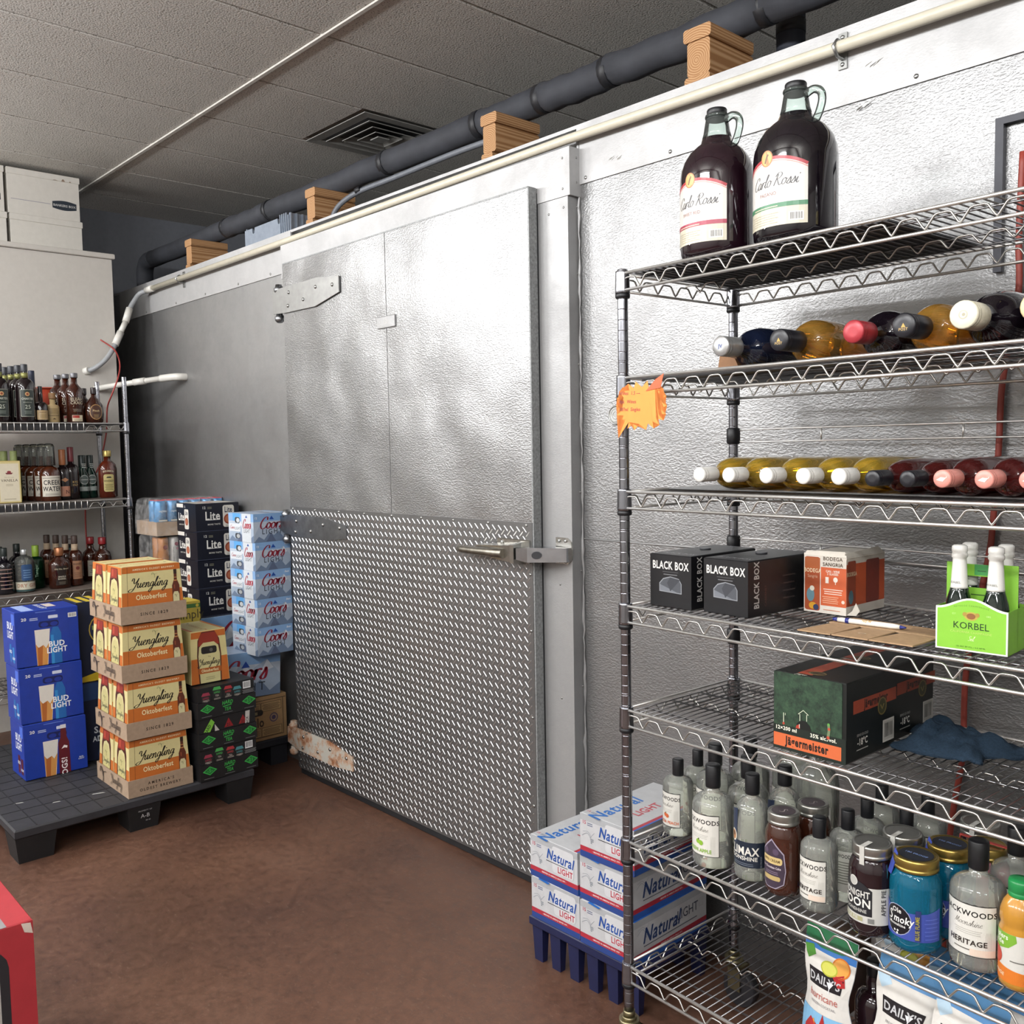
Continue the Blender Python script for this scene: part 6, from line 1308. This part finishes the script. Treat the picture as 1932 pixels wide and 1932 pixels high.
def jar(loc, label, R, h, lq, lid, top, group, n=30):
    t = thing('mason_jar', label, 'jar', loc, RA, group)
    obj('glass_body', MB().lathe([(R*.75, 0), (R*.94, .004), (R, .014), (R*.975, .03), (R, .05), (R, h*.68), (R*.96, h*.76), (R*.84, h*.82), (R*.80, h*.85)], n), lq, t)
    l = obj('lid', MB().lathe(((R*.83, h*.855), (R*.865, h*.86), (R*.865, h*.89), (R*.835, h*.895), (R*.86, h*.91), (R*.86, h*.975), (R*.83, h*.995), (R*.74, h*.996), (R*.72, h*.99)), n), lid, t)
    if top: stick(top, 'lid_print', l, (0, 0, h*.9905), (1, 0, 0), (0, 1, 0))
    return t
BRJ = M('brown_cream_liquid', '#3a1c12', .07, var=.2, coat=.5); DPJ = M('dark_plum_liquid', '#1d0d12', .06, var=.2, coat=.5); BLJ = glass('blue_liquor', '#1a9cc4', milk=.25, edge=.4); PKJ = M('pink_liquor', '#b06a74', .08, coat=.4)
sl_ = lambda: Print().disc(0, 0, .026, '#3b3236').disc(0, 0, .021, '#4c4146').disc(0, 0, .020, '#3b3236').script('S', 0, -.010, .010, '#a59a98', .2, .1)
t = jar(RP(.411, .060, Z6+.001), 'brown cream liqueur jar with violet shield label and silver lid', .0395, .182, BRJ, SLID, sl_(), 'brown cream jars')
p = Print().poly([(-.030, .03), (-.034, .06), (-.028, .098), (.002, .128), (.030, .098), (.034, .06), (.030, .03), (.012, .018), (-.012, .018)], '#9a90a0').poly([(-.028, .031), (-.032, .06), (-.026, .096), (.002, .124), (.028, .096), (.032, .06), (.028, .031), (.011, .020), (-.011, .020)], '#3f3442')
p.rrect(-.028, .026, .072, .088, .006, '#c9b27a').text('SIPPIN CREAM', -.001, .077, .006, '#5a4426', 1, .78).text('Hot Chocolate Cake', -.001, .062, .005, '#cfc4c8', 1, .75).rrect(-.022, .022, .036, .046, .004, '#b59f6a').lines(-.02, .02, .05, .058, 2, '#7d6f80', .4).disc(-.012, .1, .006, '#5a4a60').disc(.012, .1, .007, '#54465a')
wrap(p, 'label', t, .0398, 0, -.12)
jar(RP(.428, .148, Z6+.001), 'brown cream liqueur jar with silver lid standing behind the front one', .0395, .182, BRJ, SLID, sl_(), 'brown cream jars')
def seal(t, R, h):
    mb = MB().box(-.005, .005, -R*.87, -.006, h*.997, h*.9995).box(-.005, .005, -R*.885, -R*.870, h*.70, h*.999)
    obj('paper_seal', mb, M('white_paper_seal', '#b9b7b0', .6), t)
mid = Print().rect(-.055, .066, .030, .104, '#c5c4be').poly([(-.052, .046), (.026, .046), (.026, .098), (.010, .110), (-.014, .118), (-.036, .110), (-.052, .096)], '#25262a').text('MIDNIGHT', -.013, .082, .0135, '#d5d4ce', 1, .70).text('MOON', -.013, .063, .0165, '#e2e1da', 1, .95).text('MOONSHINE', -.013, .052, .0065, '#b9b8b2', 1, 1.0).disc(-.013, .112, .010, '#d5d4ce').disc(-.013, .112, .0085, '#b5b4ae').rect(-.05, .008, .034, .043, '#a5a27d').text('APPLE PIE', -.021, .036, .006, '#c9c8c2', 1).rect(.018, .03, .033, .043, '#7d7d7a').text('APPLE PIE', .052, .050, .009, '#3a3a3c', 1, .9, rot=PI/2, al='l')
for k, (s, d, lb) in enumerate(((.624, .050, 'dark jar with white MIDNIGHT MOON label in front on the sixth shelf'), (.640, .140, 'dark jar with paper seal on its silver lid behind the MIDNIGHT MOON one'), (.722, .310, 'dark silver lidded jar at the back, right of the red capped pink jar'))):
    t = jar(RP(s, d, Z6+.001), lb, .0445, .184, DPJ, SLID, None, 'dark jars with paper seals'); seal(t, .0445, .184)
    if k < 2: wrap(mid, 'label', t, .0447, 0, -.05)
smk = Print().poly([(-.056, .028), (.075, .028), (.075, .092), (.046, .084), (-.02, .080), (-.056, .096)], '#3f4fa0').disc(-.012, .062, .030, '#9aa0b8').disc(-.012, .062, .0285, '#14141a').text('Ole', -.012, .076, .009, '#dcdcd8', 1).script('S', -.028, .058, .0095, '#e6e6e2', .3, .1).text('moky', .001, .058, .014, '#e6e6e2', 1, .85, .15).text('Moonshine', -.012, .050, .0055, '#dcdcd8', 1).disc(-.016, .040, .002, '#e6e6e2').disc(-.009, .041, .002, '#e6e6e2').disc(-.010, .036, .002, '#e6e6e2')
smk.rect(.024, .034, .030, .090, '#2a3566').text('BLUE FLAME', .031, .032, .007, '#a59a3a', 1, .8, rot=PI/2, al='l').lines(.040, .070, .034, .08, 6, '#5f6fc0', .2)
for k, (s, d, lb) in enumerate(((.709, .062, 'front blue liquor jar with gold lid and black round emblem'), (.728, .160, 'rear blue liquor jar with gold lid behind the one with the black emblem'))):
    t = jar(RP(s, d, Z6+.001), lb, .0485, .182, BLJ, GLID, Print().disc(0, 0, .032, '#23252c').text('100 PROOF', 0, -.002, .006, '#6f86b5', 1, 1.0), 'blue jars with gold lids')
    wrap(smk, 'label', t, .0488, 0, -.03)
    obj('corner_band', MB().prism([(-.012, 0), (.004, 0), (.012, .045), (-.004, .05)], (-.036, -.030, .140), (.75, -.65, 0), (.15, .15, 1), .001), M('blue_paper_band', '#3a4a9c', .5), t)
    if k == 0: obj('hang_tag', MB().prism([(-.02, .0), (.0, -.015), (.012, .02), (-.004, .035)], (-.048, -.022, .118), (.6, -.8, 0), (0, 0, 1), .0008), M('teal_tag', '#12576a', .5), t)
t = jar(RP(.770, .228, Z6+.001), 'pink liquor jar with gold lid behind the large HERITAGE bottle', .044, .175, PKJ, GLID, None, None)
obj('seal_band', MB().box(-.05, .05, -.004, .004, .176, .178).box(-.052, -.05, -.004, .004, .15, .178), M('red_seal_band', '#9c3a34', .5), t)
# juice bottles at the right end
JU = M('orange_juice_in_plastic', '#b5812f', .18, var=.06, coat=.4); GCAP = M('green_bottle_cap', '#1f7f44', .35)
def juice(loc, label):
    t = thing('juice_bottle', label, 'bottle', loc, RA, 'juice bottles with green caps'); R = .034
    obj('bottle_body', MB().lathe([(R*.8, 0), (R*.97, .004), (R, .012), (R, .105), (R*.93, .112), (R*.93, .117), (R*.99, .124), (R*.96, .140), (R*.80, .155), (R*.62, .164), (.018, .170)], 28), JU, t)
    obj('cap', MB().lathe(((.0200, .166), (.0205, .168), (.0205, .174), (.0195, .175), (.0205, .176), (.0205, .192), (.019, .196), (.006, .197)), 24), GCAP, t)
    p = Print().rect(-.075, .075, .014, .104, '#cfcdc6').poly([(-.075, .014), (.075, .014), (.075, .03), (.03, .036), (0, .040), (-.04, .046), (-.075, .044)], '#d2752a').poly([(-.075, .074), (-.03, .070), (-.002, .078), (.012, .092), (.01, .104), (-.075, .104)], '#78a83a').text('Simplers', -.024, .092, .009, '#e6ecdc', 1, .9).text('Pride', -.024, .081, .009, '#e6ecdc', 1, .9)
    p.disc(-.030, .058, .015, '#b5402f', .016).disc(-.044, .052, .012, '#c2552f').text('ORANGE', -.028, .026, .006, '#ecd9b8', 1, 1, rot=-.15).lines(.0, .03, .055, .06, 1, '#6a6862', .4)
    wrap(p, 'label', t, R, 0, -.1); return t
j = juice(RP(.899, .068, Z6+.001), 'front juice bottle with green cap cut off by the right edge of the photo')
dup(j, RP(.925, .150, Z6+.001), None, 'rear juice bottle of which mainly the green cap shows at the right edge', None, kids(j))
# ---- shelf seven: cocktail pouches
def pouch(s, d, z, rz, lean, label, art, W_=.128, H_=.262, roll=0.0):
    t = thing('drink_pouch', label, 'pouch', RP(s, d, z+.034*abs(math.sin(lean))+.066*abs(math.sin(roll))), 0, 'drink pouches on the bottom shelf')
    t.rotation_euler = (lean, roll, RA+rz)
    def shape(a, b):
        v = b/H_; w = 1-.20*math.exp(-((v-.50)/.16)**2)
        th = .030*max(0, 1-v*1.05)**.8*(1-(2*a/W_)**2)
        return a*w, th
    mb = MB(); nu, nv = 8, 14; V = []
    for sgn in (-1, 1):
        for j in range(nv+1):
            for i in range(nu+1):
                a = -W_/2+W_*i/nu; b = H_*j/nv; x, th = shape(a, b); V.append((x, sgn*(th+.0006)+.004*math.sin(b*30), b))
    fs = []; K = (nu+1)*(nv+1)
    for j in range(nv):
        for i in range(nu):
            q0 = j*(nu+1)+i; fs.append((q0, q0+1, q0+nu+2, q0+nu+1)); fs.append((K+q0, K+q0+nu+1, K+q0+nu+2, K+q0+1))
    for j in range(nv):
        a0, a1 = j*(nu+1), (j+1)*(nu+1); fs.append((a0, a1, K+a1, K+a0)); fs.append((a0+nu, K+a0+nu, K+a1+nu, a1+nu))
    for i in range(nu): fs.append((nv*(nu+1)+i, nv*(nu+1)+i+1, K+nv*(nu+1)+i+1, K+nv*(nu+1)+i)); fs.append((i, K+i, K+i+1, i+1))
    mb.add(V, fs, 0, True); obj('pouch_film', mb, M('silver_white_pouch', '#c5c9cc', .22, .25, var=.08, scale=12, bmp=.3), t)
    def mp(a, b, l):
        x, th = shape(a, b); return (x, -(th+.0006)-l+.004*math.sin(b*30), b)
    # slice the art so that it follows the bulge
    link('pouch_print', art.mesh('pouch_print', mp, ink('glossy_print', .22, .0), lift=.0012, cut=.012), t); return t
def strip(p, c, v0, v1, u0=-.064, u1=.064, n=5):
    for k in range(n): p.rect(u0, u1, v0+(v1-v0)*k/n, v0+(v1-v0)*(k+1)/n, c)
    return p
def art_h(name, top, mid_, splash, fruit):
    p = strip(strip(strip(Print(), '#d5d2cc', .09, .215), top, .215, .262), mid_, .0, .09)
    p.poly([(-.064, .232), (-.02, .222), (.03, .226), (.064, .238), (.064, .262), (-.064, .262)], '#2f6f4a' if name == 'hurricane' else '#4f7fa8').poly([(-.064, .215), (-.04, .222), (-.03, .205), (-.05, .190), (-.058, .20)], '#4f8a3a' if name == 'hurricane' else '#b5cfe0')
    p.rect(-.046, .046, .146, .178, '#211f22').text("DAILY'S", 0, .154, .0165, '#b9b9bb', 1, 1.0)
    if fruit: p.disc(.034, .200, .021, '#c8702a').disc(.034, .200, .018, '#d99a4a').disc(.008, .190, .021, '#a5a83a', .015).disc(.008, .190, .018, '#c5c45a', .012).poly([(.020, .178), (.044, .190), (.052, .165), (.036, .160)], '#a52a2c')
    p.poly([(.008, .164), (.026, .164), (.017, .150)], '#e6e6ea').stroke([(.017, .152), (.017, .140)], .002, '#e6e6ea')
    if name == 'hurricane': p.text('hurricane', 0, .120, .016, '#b0544a', 0, .95).text('FROZEN COCKTAIL', 0, .107, .0055, '#7d7a7d', 0)
    else: p.text('FROZEN COCKTAIL', 0, .130, .0055, '#7d7a7d', 0).text('blue', 0, .108, .017, '#3a5f9a', 0).text('sphere' if False else 'splash', 0, .088, .017, '#3a5f9a', 0)
    p.poly([(-.050, .0), (.050, 0), (.050, .055), (.03, .070), (.012, .062), (.004, .092), (-.006, .062), (-.03, .074), (-.046, .05)], splash).poly([(-.04, .03), (-.02, .075), (-.012, .05), (-.028, .025)], '#d9902f' if name == 'hurricane' else '#3f8a4a').disc(.0, .02, .022, '#7a1a20' if name == 'hurricane' else '#1f4f9a')
    return p
AH = art_h('hurricane', '#3a6fb0', '#7fb2d6', '#a52a2c', True); AB = art_h('blue', '#5f8fc0', '#a5c5de', '#2f6fb0', False); AR = art_h('blue', '#9c2a34', '#7f9fc0', '#a52a2c', True)
zf = Z7+.003
pouch(.520, .055, zf, math.radians(-6), math.radians(-4), 'drink pouch reading hurricane, leftmost on the bottom shelf', AH)
pouch(.672, .050, zf, math.radians(4), math.radians(-6), 'drink pouch reading blue splash, right of the hurricane one', AB, roll=math.radians(6))
pouch(.790, .040, zf, math.radians(2), math.radians(-5), 'drink pouch at the lower right, in front of the rack row', AB, H_=.225, roll=math.radians(8))
pouch(.600, .210, zf, 0, math.radians(-5), 'red topped drink pouch behind the gap between the two front pouches', AR, roll=math.radians(4))
pouch(.735, .150, zf, math.radians(3), math.radians(-6), 'pale blue drink pouch behind the blue splash one', AB, roll=math.radians(4))
pouch(.865, .130, zf, 0, math.radians(-5), 'pale drink pouch second from the right edge on the bottom shelf', AB, roll=math.radians(3))
pouch(.565, .285, zf, math.radians(4), math.radians(-3), 'drink pouch at the back behind the hurricane one', AH, H_=.25)
b_ = bottle('dark_bottle', 'dark plum bottle between the hurricane and the blue splash pouches', 'bottle', liquor(.040, .21, .55, .4), DPJ, (.017, .18, .212), RP(.590, .128, zf), RA)
t = carton('mixer_carton', 'small brown carton behind the hurricane pouch on the bottom shelf', 'carton', .07, .10, .17, M('brown_mixer_board', '#5f4a3c', .6), {'-y': Print().rect(-.035, .035, .09, .14, '#c9c5bc').text('MIX', 0, .105, .02, '#2a2a2a', 1)}, RP(.445, .26, zf), RA)
# ---- light lager cartons on a blue crate base
NAT = M('white_silver_carton', '#b7b8ba', .42, var=.05)
NW, ND, NH = .199, .335, .1275
def leafs(p, u, v, s, c='#8d9298'):
    p.stroke([(u-s, v), (u-.4*s, v+.35*s), (u, v)], .0016, c, smooth=4).stroke([(u-s*.9, v+.4*s), (u-.3*s, v+.5*s), (u+.1*s, v+.1*s)], .0014, c, smooth=4).stroke([(u+.2*s, v-.5*s), (u, v), (u+.5*s, v+.6*s)], .0012, c, smooth=4)
    for k in range(7): p.disc(u+s*(.1+.10*(k % 3)), v-s*(.1+.16*(k//3)), s*.07, c)
    return p
def natf(p, W_, side=False):
    a = W_/2
    p.rect(-a, a, .018, .032, '#a52d3c').rect(-a, a, 0, .018, '#27407f' if not side else '#2a55a0').rect(-a, a, .108, NH, '#a5a7aa').text('* BREWED IN AMERICA SINCE 1977 *', 0 if not side else .0, .0225, .0045, '#e2d6d4', 1, .95)
    if not side:
        p.text('15', -a+.016, .098, .010, '#b04a58', 1).lines(-a+.026, -a+.05, .096, .107, 2, '#6a6f86', .5); leafs(p, -.060, .062, .032)
        p.rrect(-.004, .085, .04, .119, .010, '#c5c6c8').text('Natural', .028, .074, .030, '#1d4a96', 1, .80, .18, rot=-.03).rect(-.030, .060, .0665, .0685, '#1a1a20').text('LIGHT', .050, .044, .018, '#b03240', 1, .82)
    else: leafs(p, -a+.05, .085, .035, '#9a9da2'); p.text('Natural', -.045, .055, .042, '#243a66', 1, .85, .25).text('LIGHT', .075, .065, .028, '#3a3f52', 0, .9).rect(-.125, .12, .045, .047, '#2a2f42').rect(.13, .15, .07, .095, '#a9aaac').rect(.1315, .1485, .0715, .0935, '#b7b8ba')
    return p
nf = natf(Print(), NW); ns = natf(Print(), ND, True)
nt_ = Print().text('15', -.085, -.150, .010, '#b04a58', 1).lines(-.075, -.05, -.151, -.141, 2, '#6a6f86', .5).rect(.082, .094, -.165, .165, '#a52d3c').rect(.094, .0995, -.165, .165, '#2a62b0')
nt_.text('Natural', -.022, -.075, .046, '#2468b4', 1, .95, .12, rot=PI/2*0+1.5708).text('LIGHT', .040, -.02, .030, '#b8404c', 1, .9, rot=1.5708)
n0 = carton('beer_carton', 'x', 'carton', NW, ND, NH, NAT, {'-y': nf, '+x': ns, 'top': nt_}, (0, 0, 0), 0, 'white light lager cartons')
ks = kids(n0)
NX0, NX1, NY = -1.912, -1.706, 2.062
spots = [(NX0, NY, 0, 'lower left'), (NX0-.004, NY+.002, 1, 'upper left'), (NX1, NY-.003, 0, 'lowest right'), (NX1-.003, NY+.002, 1, 'middle right'), (NX1+.001, NY, 2, 'topmost right')]
for i, (x, y, l, w) in enumerate(spots):
    o = n0 if i == 0 else dup(n0, (0, 0, 0), None, None, None, ks)
    o.location = (x, y, .1445+.1285*l); o.rotation_euler = (0, 0, math.radians((.4, -.5, .3, -.3, .5)[i])); o['label'] = w+' white lager carton with blue lettering in the pile beside the near rack post'
t = thing('ribbed_stand', 'dark blue ribbed plastic stand under the white lager cartons', 'stand', (-1.81, 2.06, 0))
NB = M('dark_blue_plastic', '#151b40', .5)
obj('deck', MB().box(-.215, .215, -.165, .17, .112, .142, 0, .004), NB, t)
for i in range(6):
    for y in (-.155, .13):
        x = -.212+.0757*i; lg = MB(); vs_ = [(x+a, y+b, z) for z, e in ((0, .005), (.114, 0)) for a, b in ((e, e), (.044-e, e), (.044-e, .03-e), (e, .03-e))]
        obj('foot', lg.add(vs_, [(3, 2, 1, 0), (4, 5, 6, 7), (0, 1, 5, 4), (1, 2, 6, 5), (2, 3, 7, 6), (3, 0, 4, 7)]), NB, t)
